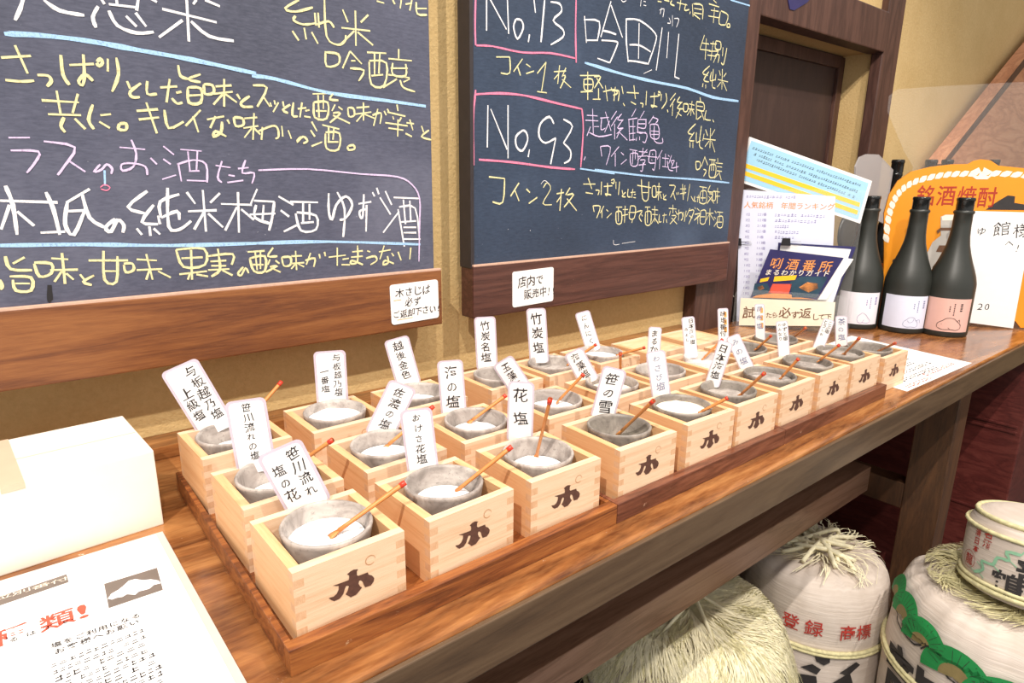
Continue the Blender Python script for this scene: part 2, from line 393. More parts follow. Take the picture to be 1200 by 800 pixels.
# ================================================================ TABLE
t = thing('display_table', (0, 0, -.9), 'long reddish-brown wooden display table along the yellow plaster wall', 'table')
def tp(name, m, *boxes, bev=.002):
    b_ = bmesh.new()
    for q in boxes: box(b_, q[0], q[1], q[2] + .9, q[3], q[4], q[5] + .9, bev=bev)
    return link(name, mesh(name, b_, m), t)
tp('table_top', M_table, (-1.2, -.0405, -.040, 2.1, .441, 0), bev=.004)
tp('front_fascia', M_fascia, (-1.2, -.046, -.047, 2.1, -.0410, -.0035), bev=.0012)
tp('backsplash', M_table, (-1.2, .41, 0, 1.02, .4545, .0155), bev=.0012)
for x in (-.9, 1.42):
    tp('leg', M_leg, (x, .02, -.9, x + .07, .095, -.040)); tp('leg', M_leg, (x, .36, -.9, x + .07, .435, -.040))
    tp('cross_rail', M_leg, (x + .001, .095, -.41, x + .05, .36, -.348))
tp('stretcher', M_bar, (-.85, .17, -.395, 1.4208, .215, -.333))
c = thing('cabinet', (1.7, -.04, -.9), 'dark red wooden cabinet end under the far end of the table', 'cabinet')
bm = bmesh.new(); box(bm, 0, 0, 0, .35, .48, .85, bev=.003); link('cabinet_body', mesh('cab', bm, M_cab), c)
for z in (.43, .645, .66):
    bm = bmesh.new(); box(bm, -.004, .01, z, .0, .47, z + .006, bev=.001); link('moulding', mesh('moulding', bm, M_cab), c)

# ================================================================ CHALKBOARDS
YB = .405
def chalkboard(x0, x1, ztop, rail_m, slate_m, label, xs0, xs1, xr0, xr1):
    t_ = thing('chalkboard', (x0, YB, .11), label, 'chalkboard')
    def part(name, m, *a, bev=.001):
        b_ = bmesh.new(); box(b_, a[0] - x0, a[1] - YB, a[2] - .11, a[3] - x0, a[4] - YB, a[5] - .11, bev=bev); return link(name, mesh(name, b_, m), t_)
    part('slate_panel', slate_m, xs0, YB, .19, xs1, .432, ztop)
    part('bottom_rail', rail_m, xr0, .399, .113, xr1, .432, .1935, bev=.002)
    part('worn_edge', M_worn, xr0 + .001, .3992, .1925, xr1 - .001, .405, .1955, bev=.0005)
    part('wall_cleat', M_edge, xs0 + .05, .432, .3, xs1 - .05, YW, .34)
    return t_
b1 = chalkboard(-.7, .365, .95, M_railA, M_slate1, 'grey chalkboard on the left with white, yellow and violet handwriting over an orange wood rail', -.7, .364, -.7, .373)
b2 = chalkboard(.43, 1.09, 1.0, M_railB, M_slate2, 'blue-black chalkboard in the middle with No.73 and No.93 in pink boxes', .431, 1.098, .429, 1.10)
bm = bmesh.new(); box(bm, -.002, -.0015, .08, .004, .028, .95, bev=.0005); link('side_frame', mesh('sf', bm, M_edge), b2)

def S(s): return [[tuple(float(c) for c in p.split(',')) for p in st.split()] for st in s.split(';') if st.strip()]
CA, CB, CC, CD = (0, 0, 4), (260, 0, 4), (0, 180, 4), (260, 180, 4)
CE, CF, CG, CHh, CI = (540, 0, 6.667), (700, 0, 6.667), (540, 100, 6.667), (680, 100, 6), (540, 200, 3.524)
BOARD1 = [
('W', .0060, CA, "115,-30 95,40 70,95;205,0 280,50 395,72;460,30 435,80 450,130;510,50 550,120 640,155 720,150;590,75 640,125;635,60 685,125;470,-10 490,20;510,20 640,35;545,-10 550,30;650,-20 640,50;760,42 1015,105;875,0 885,195;855,95 745,175;895,100 980,170 1095,192;700,-10 735,10;920,0 905,20;960,0 1030,30"),
('B', .0080, CA, "20,158 180,165 400,190 650,235 900,280 1200,345"), ('B', .0080, CB, "140,355 250,370 500,435 760,470 955,498"),
('Y', .0052, CA, "5,270 145,262;70,212 130,345;25,375 100,382 160,378;175,352 225,355 240,380 220,405;285,258 295,350 325,398;325,305 440,300;390,255 395,360 385,400 368,380 400,350 435,380;455,290 470,275 480,295 465,310 452,295;505,275 505,335;545,270 555,350 525,430;595,380 610,415;660,390 610,430 620,455 655,455;690,380 690,440 735,440;750,410 830,405;795,370 780,480;825,435 850,430;805,460 830,485 855,480;835,305 845,355 880,370;940,348 880,372 940,385;880,410 885,480 940,480 940,415 880,410;885,448 940,445;955,395 960,440 1000,435 995,400 955,395;1010,405 1085,400;1000,440 1090,430;1050,370 1050,500;1045,440 1000,490;1055,440 1110,480;1110,440 1125,465;1170,450 1130,480 1140,500 1185,500;195,470 370,480;265,425 285,540;365,440 340,530;225,535 380,540;300,550 285,590 305,620;350,555 400,605;435,490 415,560 440,605;470,540 520,535;465,570 515,600;560,580 555,605 590,608 590,580 560,580;640,520 740,512;650,560 745,550;685,480 735,625;770,515 790,600 860,570;940,515 870,590;905,545 930,620;970,560 1050,545;1010,545 985,600;1065,560 1075,580;1040,570 1035,620 1000,640 1010,615 1060,640"),
('Y', .0046, CB, "145,400 210,410 165,500;195,455 225,500;225,480 232,500;245,470 250,490;265,480 240,525;285,475 290,500;320,490 285,515 310,530;335,480 330,540 355,545;355,510 395,505;375,480 365,550;390,520 410,515;385,545 415,550;425,440 510,438;430,480 435,550 490,555 495,480 430,480;450,445 455,550;475,445 475,510;440,520 490,520;520,440 505,465 545,470;530,490 515,520;545,500 565,515;520,530 555,530 505,575;520,540 600,578;590,505 595,545 620,540 615,508 590,505;630,505 690,500;625,535 700,525;663,480 663,565;660,535 630,570;668,535 715,555;705,540 745,530 740,580;730,510 710,590;760,520 770,540;775,510 785,530;820,490 825,520;775,525 860,545;800,545 805,560;840,550 830,570;765,575 870,590;780,600 850,610;825,560 823,640;865,575 900,580;880,560 895,610;860,625 890,640;935,590 945,620;970,610 935,640 980,655;55,550 65,590 100,585 95,555 55,550;105,555 165,550;100,600 170,590;150,530 145,655;140,600 105,645;150,600 180,630;190,595 185,655;170,615 235,590 260,600 265,640 250,650;280,590 285,640;310,610 325,650;370,640 350,665 380,640 400,660 380,672;420,570 445,615;415,610 435,640;420,685 470,665;470,585 550,605;485,625 490,695 545,700 550,625 485,620;500,590 500,660;525,600 520,655;495,665 545,665;590,685 592,702 620,698 615,680 590,685"),
('Y', .0048, CB, "360,0 295,40 345,55 425,35;345,75 335,95 380,115 435,110;330,145 360,190;385,130 395,185;420,150 450,205;435,60 440,120;480,0 490,170 540,210 575,195 580,165;445,115 500,100 525,130;450,60 455,130;565,45 590,105;685,70 650,105;625,50 628,215;560,130 695,145;620,145 560,205;635,150 708,212;485,240 490,310 545,300 545,255 485,245;600,240 565,320;600,240 655,300;605,285 625,285;600,320 665,330 640,380;680,245 770,250;690,290 700,395 760,400 770,295 690,285;715,250 715,350;740,250 735,345;700,355 755,350;828,230 828,275;780,275 890,285;790,320 870,320;800,295 800,350 860,355 860,300;780,350 880,365;820,370 755,410;835,375 850,410 905,430;850,385 880,370;725,5 760,15;800,0 810,20;840,0 835,40;860,20 890,15;910,10 915,65 960,70;915,40 960,40;890,0 880,50"),
('V', .0038, CA, "40,645 140,645;50,705 180,710 165,760 125,810;205,662 350,690 300,780 270,820;560,690 680,700;615,655 638,720 625,780 575,800 570,770 620,765 680,780 690,820;765,685 815,725;705,740 735,770;765,745 800,770"),
('V', .0038, CC, "325,35 400,85;470,50 440,85 475,75 500,50 525,70 520,95;845,-20 945,-12;835,45 850,130;830,50 905,30 965,50 970,135;880,-10 890,80;925,-15 920,80;875,125 965,128;885,82 935,80;760,120 825,100;1010,55 1080,65;1040,35 1020,110 1040,135;1070,100 1100,105;1065,135 1140,125"),
('V', .0040, CD, "75,70 125,65;110,30 95,90 150,90 140,140;170,78 400,72 650,95 820,108 890,145 925,210 925,330 922,505"),
('W', .0062, CC, "0,220 270,228;25,150 60,240 80,380;45,240 5,355;80,270 160,338;215,180 250,260 280,380;190,370 305,365;420,165 310,230;315,230 305,330 345,380 395,270;305,270 410,265;385,190 420,300 490,345;540,305 495,345 520,365 550,310 580,335 575,370;690,175 600,250 680,280;720,240 665,320 740,330;640,350 665,380;700,340 705,385;720,350 750,378;785,160 790,340 840,355 895,315;840,190 750,225 755,300;755,300 830,270 840,310;740,290 750,330;875,180 915,235;1030,185 985,230;950,170 965,365;880,270 1015,265;955,275 910,355;975,280 1045,345;1035,235 1180,240;1115,180 1120,370;1110,250 1055,360;1130,260 1190,310"),
('W', .0056, CD, "165,165 135,235;150,220 245,225;160,240 155,300 235,330;245,225 235,300 220,360;130,285 250,280;195,240 190,310;265,200 335,240;275,265 315,295;290,365 350,335;320,225 450,228;345,280 370,360 440,355 440,290 350,275;380,230 380,320;410,235 410,310;370,325 430,320;500,185 500,270 515,310 535,240 580,200 610,240 580,300 550,310;540,180 575,260 568,390;640,235 700,225;665,190 660,290 650,300 645,270 675,260;678,240 675,365;705,180 715,200;725,160 735,190;765,175 795,240;740,205 790,285;755,370 830,270;805,205 925,210;825,260 855,435;830,250 905,255 925,400;850,215 860,330;880,220 885,320;840,320 910,315;850,345 910,345;845,400 930,400;850,370 910,370"),
('B', .0075, CC, "0,430 400,425 800,430 1200,420"), ('B', .0070, CD, "150,420 500,412 930,425"),
('B', .0045, CC, "490,78 492,150"), ('P', .0022, CC, "470,158 490,145 515,158 500,172 472,165"), ('K', .0090, CC, "232,615 234,680 240,690"),
('Y', .0050, CC, "0,590 10,620 0,635;25,480 50,540 150,545;115,485 60,515;45,575 145,580 145,640 75,640 60,590;70,608 140,608;160,515 185,575 240,560 240,515 160,510;240,490 320,495;235,545 365,543;290,465 305,610;290,550 255,600;310,560 345,590;375,565 395,590;440,570 390,600 430,615;415,500 600,500;485,455 490,590 545,600 550,480;490,550 550,550;580,520 590,555 625,545 620,515 580,515;640,495 735,500;640,545 760,540;685,470 715,590;700,545 685,590;740,550 800,580;825,450 955,445 960,520 860,530 825,450;850,490 950,485;895,450 900,590;840,565 970,550;890,560 880,590;920,565 975,575;975,480 1090,470 1085,520;1020,445 1025,470;985,505 1060,500;990,525 1060,525;975,545 1075,540;1025,480 1030,545 990,575;1040,545 1090,570;1140,530 1115,560 1130,570 1150,535 1165,560"),
('Y', .0048, CD, "120,460 200,455;130,490 150,550 200,550 200,480 130,490;155,460 165,545;180,460 180,540;145,520 195,520;240,440 215,480 260,480;225,495 215,520;250,500 270,515;225,530 260,525 205,555;230,535 275,555;280,485 290,525 320,520 320,485 280,485;325,480 375,478;320,515 385,510;345,455 350,545;345,515 325,540;355,515 385,530;390,500 435,490 430,530;415,465 395,520;455,470 460,490;480,460 485,480;500,485 580,475;540,440 540,525;565,495 595,490;560,520 600,520;610,460 660,455;605,485 660,480;635,430 635,505 605,515 610,500 660,520;680,455 695,460;675,490 715,480 725,500 695,520;735,460 790,450;760,430 740,495;795,465 805,480;775,480 780,510 755,520 765,500 805,515;825,460 840,500;885,440 880,495"),
]
BOARD2 = [
('P', .0052, CE, "115,-20 110,200 115,355;120,355 250,362 480,410 700,415 890,455;900,-20 895,250 900,490"),
('W', .0052, CE, "200,-10 200,240;225,-10 355,230;362,-10 372,265;430,150 410,210 440,305 485,220 470,160 430,150;535,270 525,330;570,-10 582,100;655,-10 640,160 625,330;700,15 770,30 785,90 720,160 795,230 795,290 700,350;965,125 980,335;960,155 1080,170 1065,315;980,315 1070,315"),
('Y', .0044, CE, "275,445 380,445;380,445 380,570 310,570;480,460 410,560;440,510 465,590;510,500 545,525;510,575 570,555;595,575 665,485;665,485 630,710;595,715 670,725;725,560 820,555;770,510 755,655;760,580 725,620;820,530 790,600;800,590 815,600 775,690;790,620 860,685;930,590 1080,590;960,620 1025,620 1025,700 965,700 960,620;990,560 990,780;935,718 1030,715;965,660 1025,660;1040,600 1090,600 1040,690;1060,610 1110,690;1075,690 1075,770;1030,775 1090,775"),
('B', .0085, CF, "-100,490 0,520 200,580 450,640 700,690 900,760 1100,790"), ('B', .0060, CF, "1040,0 1190,45"),
('W', .0052, CF, "105,10 25,290;105,40 195,295;40,240 90,250 145,270;30,315 145,325 150,360 95,490;0,455 95,490;225,150 225,320 240,485;220,150 330,160 450,260 450,340 395,500;325,180 320,460;250,350 330,355 415,405;240,475 300,480 400,500;505,215 458,550;555,250 540,455;635,265 602,600;602,600 640,615"),
('W', .0026, CF, "485,80 520,70 510,135;500,60 490,110;560,140 570,180 545,180;585,120 585,205;600,145 635,150 615,215;185,0 200,15 225,5;340,0 335,50;360,10 375,15;360,40 380,45;360,575 425,545"),
('Y', .0044, CF, "470,10 500,15;520,0 560,10;580,5 570,30 600,45;620,20 700,40;650,0 640,80;690,30 680,80 715,75;740,30 745,130;750,30 820,45 820,150;755,65 815,75;755,100 815,110;750,110 800,150;725,90 720,110;905,0 930,25;870,30 950,55;885,80 945,90;865,125 950,140;915,60 905,180;960,90 950,185 1000,195;965,85 1020,120 1000,195;1015,185 1012,210 1032,212 1030,188 1015,185;835,275 800,380;815,335 870,345;800,385 880,395;850,300 840,465;880,340 930,345;870,400 940,400;905,320 885,470;860,430 930,440;925,320 920,380 960,385 960,330 925,320;945,395 905,490;920,430 950,430 940,490;980,370 975,440;1010,375 985,500 965,490;875,515 820,570 860,590;870,560 830,625 870,640;825,650 820,680;845,660 845,690;890,560 880,630 920,620;905,540 895,670 920,690;925,580 920,630;950,550 960,590;1005,570 985,600;975,540 970,700;940,620 1020,640;965,640 935,680;980,640 1010,710"),
('P', .0058, CG, "115,35 95,280 100,625;115,70 300,62 500,80 750,140 945,185;945,185 955,350 935,640;140,580 400,600 700,640 890,655"),
('W', .0056, CG, "210,155 205,485;232,185 360,500;368,155 368,570;485,350 430,400 435,480 480,510 520,430 510,370 485,350;535,500 525,560;725,300 690,245 620,300 610,400 660,450 740,410;740,415 700,615;800,265 870,320 800,450;800,450 855,510 850,580 805,608"),
('B', .0062, CG, "930,650 1200,690"), ('B', .0062, CHh, "100,592 200,605 500,640 800,660 1045,685"),
('Y', .0044, CHh, "160,45 235,30 260,55 230,70;175,0 190,110;215,15 225,40;225,40 270,40 265,110;245,10 235,110;290,5 300,60;300,125 310,145;325,50 410,55;375,0 385,95;355,115 390,135;420,125 440,130 435,155;465,40 460,140;490,80 550,75;520,50 515,150 495,140 540,150;545,45 560,50 555,70 543,60;570,60 565,110;600,55 605,110 570,165;610,170 615,190;670,55 630,105;665,95 630,150;650,130 645,215;700,80 680,115 715,120;715,115 680,160 720,165;700,170 670,230;680,190 710,215;725,130 725,180 750,180 755,135 725,130;765,130 800,140;760,165 800,170;785,110 775,215;775,170 750,210;785,170 800,205;840,85 845,115;815,120 815,240;815,115 865,125 865,180 815,170;820,145 860,150;820,240 850,215;850,185 870,245;885,175 875,235 915,245;930,240 938,260;810,270 755,330 790,345;800,330 765,385 800,390;770,400 770,435;790,400 790,440;815,330 815,400 845,385;850,285 835,420 860,445;870,340 860,390;880,310 895,355;945,310 920,355;915,300 910,440;865,375 950,385;905,390 875,430;920,390 945,470;810,535 815,590 840,580 840,540 810,535;875,500 850,570;875,505 895,560;865,590 885,600 865,640;905,520 950,525;910,560 905,640 945,640 950,560 910,560;925,525 920,600;940,525 935,600;965,510 965,540;950,545 1000,550;960,570 995,575;960,600 995,605;970,620 940,655;975,610 990,665"),
('V', .0036, CHh, "45,210 120,215;35,245 125,250;85,165 90,340;95,290 130,290;70,290 45,355;60,330 130,360 220,345;140,230 200,225;150,230 145,310 175,300;175,185 215,320;205,250 170,330;255,180 215,240;260,220 215,290;240,270 240,380;290,200 260,240 300,245;300,240 260,300 300,300;280,310 255,370;270,325 330,385;300,300 255,340;390,165 360,220;335,240 400,230;340,240 345,390;370,240 370,390;345,290 385,290;345,340 385,335;345,385 385,380;450,180 420,230;405,240 465,240;405,240 405,330 460,330;460,240 455,300 405,295;405,270 455,270;395,330 465,340 455,400 435,395;395,365 390,390;415,360 415,385;515,215 480,270;510,225 545,240 530,265;490,275 545,280 550,370 495,365 490,275;495,320 550,325;520,280 520,390 575,405 575,370;495,345 550,345;140,430 150,500;140,430 210,435 180,560;270,430 215,500;245,475 245,570;285,470 305,490;285,555 325,520;345,450 400,460;350,480 355,560 400,560 400,480 350,480;370,460 365,555;385,460 385,520;410,465 470,470;440,440 430,500;400,500 475,495;470,450 400,530;420,525 455,525 440,560;410,560 460,555;440,540 435,600 420,600;490,460 480,540 525,545;490,460 530,465 520,590 505,585;470,500 540,505;505,480 508,490;500,520 505,530;575,455 540,520;560,495 555,590;575,510 620,515;598,480 595,570;575,570 620,575;615,490 625,500;610,530 620,590 650,600;640,490 620,550;630,520 650,560;640,530 660,530 640,580 690,570;675,540 675,610;35,500 25,525"),
('Y', .0042, CI, "505,55 555,55;525,30 540,75;515,90 545,95;555,80 570,82 565,100;580,45 578,100;590,65 625,62;605,50 605,100 595,95 620,100;620,40 632,35 630,52 620,48;640,45 640,75;655,45 650,100;665,80 668,95;680,88 665,105 680,108;690,75 688,105 700,108;700,90 720,88;710,75 705,112;715,98 722,97;712,110 722,112;728,60 785,70;745,35 750,115 772,118 775,45;750,90 772,90;790,65 790,105 805,105 803,65 790,65;808,65 825,66;805,88 828,88;818,50 815,122;815,90 805,112;820,90 828,115;835,95 837,110;848,100 835,115 848,120;860,60 885,65 865,110;875,85 885,120;890,90 892,100;897,88 899,98;905,75 930,75;905,95 930,90;915,55 918,120;925,60 922,100;945,55 935,125;950,105 960,125;965,105 963,125 970,125;972,110 985,110;980,100 976,130;985,65 1015,70;990,85 985,130 1012,132 1012,85 990,85;1000,68 998,125;990,112 1010,112;1030,60 1020,85 1040,88;1025,95 1040,100 1015,135;1022,105 1045,135;1040,85 1038,120 1050,120 1050,88 1040,85;1050,85 1068,88;1050,105 1070,105;1060,70 1058,135;545,145 550,170;545,145 575,148 560,195;590,145 575,175;582,160 582,195;600,160 608,168;602,195 622,175;640,150 665,150;640,170 642,215 662,215 662,170 640,170;650,152 650,210;668,160 690,160;678,145 675,215;665,185 690,180;700,145 695,195 715,195 720,150 700,145;690,172 725,172;710,195 705,215;725,170 748,165 735,190 745,210;745,180 750,188;760,150 782,150;762,170 762,220 782,220 784,170 762,170;770,152 770,215;788,160 812,162;800,145 800,210;790,180 812,182;800,195 785,220;800,195 815,218;820,180 818,210 828,210;832,185 850,182;840,175 836,215;848,200 850,215;858,155 890,158;875,140 875,175;865,165 860,185;885,165 892,180;870,185 888,188 862,220;870,195 892,220;900,160 898,205;893,180 912,172 915,195 908,205;920,170 918,190;930,165 922,210;945,155 930,190;942,165 962,165 940,220;942,185 955,195;965,150 968,158;975,155 985,165;965,180 990,178 962,205;978,185 978,220;990,165 988,215 1008,215 1010,165 990,165;990,190 1008,190;1012,175 1042,175;1028,155 1026,225;1026,178 1012,205;1028,178 1045,205;1048,165 1055,175;1045,190 1052,198;1045,230 1058,210;1058,170 1082,172;1060,190 1058,230 1078,232 1080,190 1060,190;1068,172 1066,210;1060,212 1078,212"),
('Y', .0050, CI, "115,25 180,32;180,32 172,130 130,128;240,50 205,105;222,78 240,125;270,75 285,90;280,135 315,110;395,95 425,90;415,75 408,165;412,105 395,130;450,70 432,100;438,100 465,98 425,150;438,115 478,165"),
('Y', .0034, CI, "340,70 355,50 370,75 338,135 375,140"), ('W', .0016, CI, "630,285 632,305 655,303;665,300 720,292;330,55 345,40 365,55;285,245 287,248;195,240 195,243")]
def chalk_marks(parent, data):
    by = {}; k = 0
    for c_, wd, (ox, oy, sc), s in data:
        b_ = by.setdefault(c_, bmesh.new())
        for st in S(s):
            k += 1; lift = .0003 + .00004 * (k % 9)
            P = []
            for (x, y) in st:
                q = on_y(ox + x / sc, oy + y / sc, YB); P.append((q.x, q.z))
            ribbon(b_, P, wd * .66, lambda u, v, l=lift: Vector((u - parent.location.x, -l, v - parent.location.z)), Vector((0, -.000022, 0)))
    nm = dict(W='white', Y='yellow', B='blue', P='pink', V='violet', K='black')
    for c_, b_ in by.items():
        link('chalk_writing', flat('chalk_' + nm[c_], b_, CH[c_]), parent, label=nm[c_] + ' chalk writing and lines' if c_ != 'K' else 'small black paint mark')
chalk_marks(b1, BOARD1); chalk_marks(b2, BOARD2)

# small cards stuck on the two rails
def card(name, O, w_, h_, label, rows, mat_=M_white, th=.0012, rot=0, cat='card', lines=()):
    t_ = thing(name, O, label, cat)
    b_ = bmesh.new(); R = Matrix.Rotation(rot, 3, 'Y')
    prism(b_, [R @ Vector((x, 0, z)) for x, z in rrect(w_, h_, .004)], Vector((0, -th, 0)))
    cs_ = link('card_sheet', mesh('card', b_, mat_), t_)
    b_ = bmesh.new(); fn = lambda u, v: R @ Vector((u, -th - .0002, v))
    for (s, x, y, size) in rows: text_h(b_, s, x, y, size, fn, MID, 1.0, .98)
    link('lettering', flat('let', b_, M_ink), cs_)
    if lines:
        b_ = bmesh.new()
        for l in lines: ribbon(b_, l, .0016, fn)
        link('orange_underline', flat('ul', b_, M_orangeink), cs_)
    return t_
card('notice_card', (.3275, .3988, .1515), .077, .056, 'white card with three handwritten lines on the right end of the orange rail',
     [("木さじは", -.024, .016, .0145), ("必ず", -.010, .001, .0135), ("ご返却下さい!", -.031, -.014, .0120)], rot=radians(-1), lines=[[(-.034, .006), (-.022, .006)], [(-.030, -.022), (-.005, -.0215)]])
card('notice_card', (.5475, .3988, .1515), .087, .057, 'white card with two handwritten lines on the dark brown rail',
     [("店内で", -.024, .011, .0185), ("販売中!!", -.012, -.010, .0165)], rot=radians(-1))

# ================================================================ TRAYS
TRAY_T = .0115
def tray(x0, x1, label, m):
    t_ = thing('tray', (x0, -.0125, 0), label, 'tray', 'wooden trays holding the square boxes')
    W, D = x1 - x0, .33
    def pt(name, *a):
        b_ = bmesh.new(); box(b_, *a, bev=.0007); return link(name, mesh(name, b_, m), t_)
    pt('tray_base', .004, .004, 0.0005, W - .004, D - .004, TRAY_T)
    wl = .0048
    for a in ((0, 0, 0, W, .0105, .0205), (0, D - .0105, 0, W, D, .0205), (0, .0105, 0, wl, D - .0105, .0205), (W - wl, .0105, 0, W, D - .0105, .0205)): pt('tray_rim', *a)
    return t_
tray(-.011, .3055, 'orange-brown wooden tray nearest the white carton', M_tray)
tray(.3062, .6155, 'reddish wooden tray in the middle, chipped front corner', M_tray2)
tray(.6162, .916, 'reddish wooden tray furthest right, next to the black bottles', M_tray2)

# ================================================================ BOXES, CUPS, SALT, TAGS, SPOONS
BS, BH, BT = .085, .056, .0075
def comb_panel(odd):
    """side board with finger-jointed ends; in (s, z), 9 fingers"""
    n = 9; h = BH / n; L = []; R_ = []
    for i in range(n):
        o = 0 if (i % 2 == odd) else BT
        L += [(o, i * h), (o, (i + 1) * h)]; R_ += [(BS - o, i * h), (BS - o, (i + 1) * h)]
    return L[::-1] + R_
def panel_mesh(axis, side):
    b_ = bmesh.new(); P = comb_panel(0 if axis == 'x' else 1)
    th = BT
    if axis == 'x':
        y = 0 if side == 0 else BS - BT; pts = [Vector((s, y, z)) for s, z in P]; off = Vector((0, th, 0))
    else:
        x = 0 if side == 0 else BS - BT; pts = [Vector((x, s, z)) for s, z in P]; off = Vector((th, 0, 0))
    prism(b_, pts, off, 0, 0)
    bmesh.ops.recalc_face_normals(b_, faces=b_.faces)
    for f in b_.faces:
        nrm = f.normal
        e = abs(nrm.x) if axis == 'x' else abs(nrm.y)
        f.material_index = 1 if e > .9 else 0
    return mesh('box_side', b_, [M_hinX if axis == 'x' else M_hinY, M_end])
PM = [panel_mesh('x', 0), panel_mesh('x', 1), panel_mesh('y', 0), panel_mesh('y', 1)]
bm = bmesh.new(); box(bm, BT, BT, .001, BS - BT, BS - BT, .007); PB = mesh('box_base', bm, M_hinX)
bm = bmesh.new(); box(bm, BT, BT, BH - .007, BS - BT, BS - BT, BH - .0002); PBT = mesh('box_base_up', bm, M_lid)
# burned mark on the front
A0 = Vector((0.0, 0, .0115))
def mk(x, y):
    q = on_y(380 + x / 13.333, 655 + y / 13.333, -.004); return (q.x + .0012, q.z - .0115)
MARK = [[(570, 205), (548, 240), (550, 300), (575, 310), (720, 255), (735, 290), (790, 305), (825, 345), (815, 400), (770, 460), (680, 490), (660, 450), (640, 400), (610, 378), (585, 385), (575, 430), (600, 475), (632, 490), (590, 545), (540, 605), (450, 645), (420, 625), (370, 600), (405, 540), (425, 470), (400, 460), (375, 470), (355, 520), (335, 590), (280, 665), (190, 705), (140, 685), (105, 655), (180, 635), (230, 590), (262, 520), (262, 465), (165, 462), (240, 440), (340, 405), (420, 375), (430, 340), (425, 300), (395, 285), (450, 235), (500, 210)]]
bm = bmesh.new()
for P in MARK:
    f = bm.faces.new([bm.verts.new((*(lambda q: (q[0], -.0003, q[1]))(mk(*p)),)) for p in P]); f.normal_update(); bmesh.ops.triangulate(bm, faces=[f])
ME_mark = flat('burned_mark', bm, M_brand)
bm = bmesh.new(); cc = mk(765, 60)
ring = [(cc[0] + .0038 * cos(a * pi / 8), cc[1] + .0036 * sin(a * pi / 8)) for a in range(15)]
ribbon(bm, ring, .0005, lambda u, v: Vector((u, -.0003, v))); ME_ring = flat('stamp_ring', bm, M_brand2)
MASU0 = None
def masu(x, y, z, rz, label, mark=True, inverted=False):
    t_ = thing('masu_box', (x, y, z), label, 'wooden box', 'square wooden measuring boxes', rz)
    for m in PM: link('side_panel', m, t_)
    link('base_panel', PBT if inverted else PB, t_)
    if mark: link('burned_mark', ME_mark, t_, label='dark burned brush emblem on the front'); link('stamp_ring', ME_ring, t_, label='faint small burned ring')
    return t_

def cup_mesh(m, r=.0335, seed=0):
    b_ = bmesh.new(); k = r / .034
    P = [(0, 0), (.015, 0), (.0165, .0015), (.022, .010), (.0285, .024), (.0325, .040), (.0342, .050), (.0345, .0522), (.0335, .0535), (.0318, .0530), (.0312, .050), (.0290, .038), (.024, .024), (.015, .012), (0, .009)]
    lathe(b_, [(a * k, b) for a, b in P], 44, wob=.006)
    return mesh('cup', b_, m, True)
CUPL, CUPD, CUPG = cup_mesh(M_cupL), cup_mesh(M_cupD), cup_mesh(M_glasscup, .031)
def salt_mesh(level, heap, m, seed, spread=1.0):
    """a heap lying in the bowl, level = rest height above cup foot"""
    def rad(z):
        T = [(0, .009), (.015, .012), (.024, .024), (.029, .038), (.0312, .050)]
        for (r0, z0), (r1, z1) in zip(T, T[1:]):
            if z <= z1: return r0 + (r1 - r0) * max(0, (z - z0)) / (z1 - z0)
        return .0312
    b_ = bmesh.new(); R = rad(level) * spread; n, k = 36, 11; rings = []
    for j in range(k + 1):
        q = j / k; rg = []
        for i in range(n if j else 1):
            a = 2 * pi * i / n; x, y = R * q * cos(a), R * q * sin(a)
            h = heap * (1 - q ** 1.6) + .0032 * noise.noise(Vector((x * 75, y * 75, seed * 3.1))) * (1 - q ** 4) + .0013 * noise.noise(Vector((x * 260, y * 260, seed)))
            h += .003 * noise.noise(Vector((cos(a), sin(a), seed * 1.7))) * q * (1 - q) * 4
            z = level + h
            rr = 1
            if j == k: z = level
            rg.append(b_.verts.new((x * rr, y * rr, z)))
        rings.append(rg)
    for A, B in zip(rings, rings[1:]):
        for i in range(n):
            j2 = (i + 1) % n
            f = b_.faces.new((A[0], B[i], B[j2])) if len(A) == 1 else b_.faces.new((A[i], B[i], B[j2], A[j2])); f.smooth = True
    return mesh('salt', b_, m, True)
SALT_W = M_salt
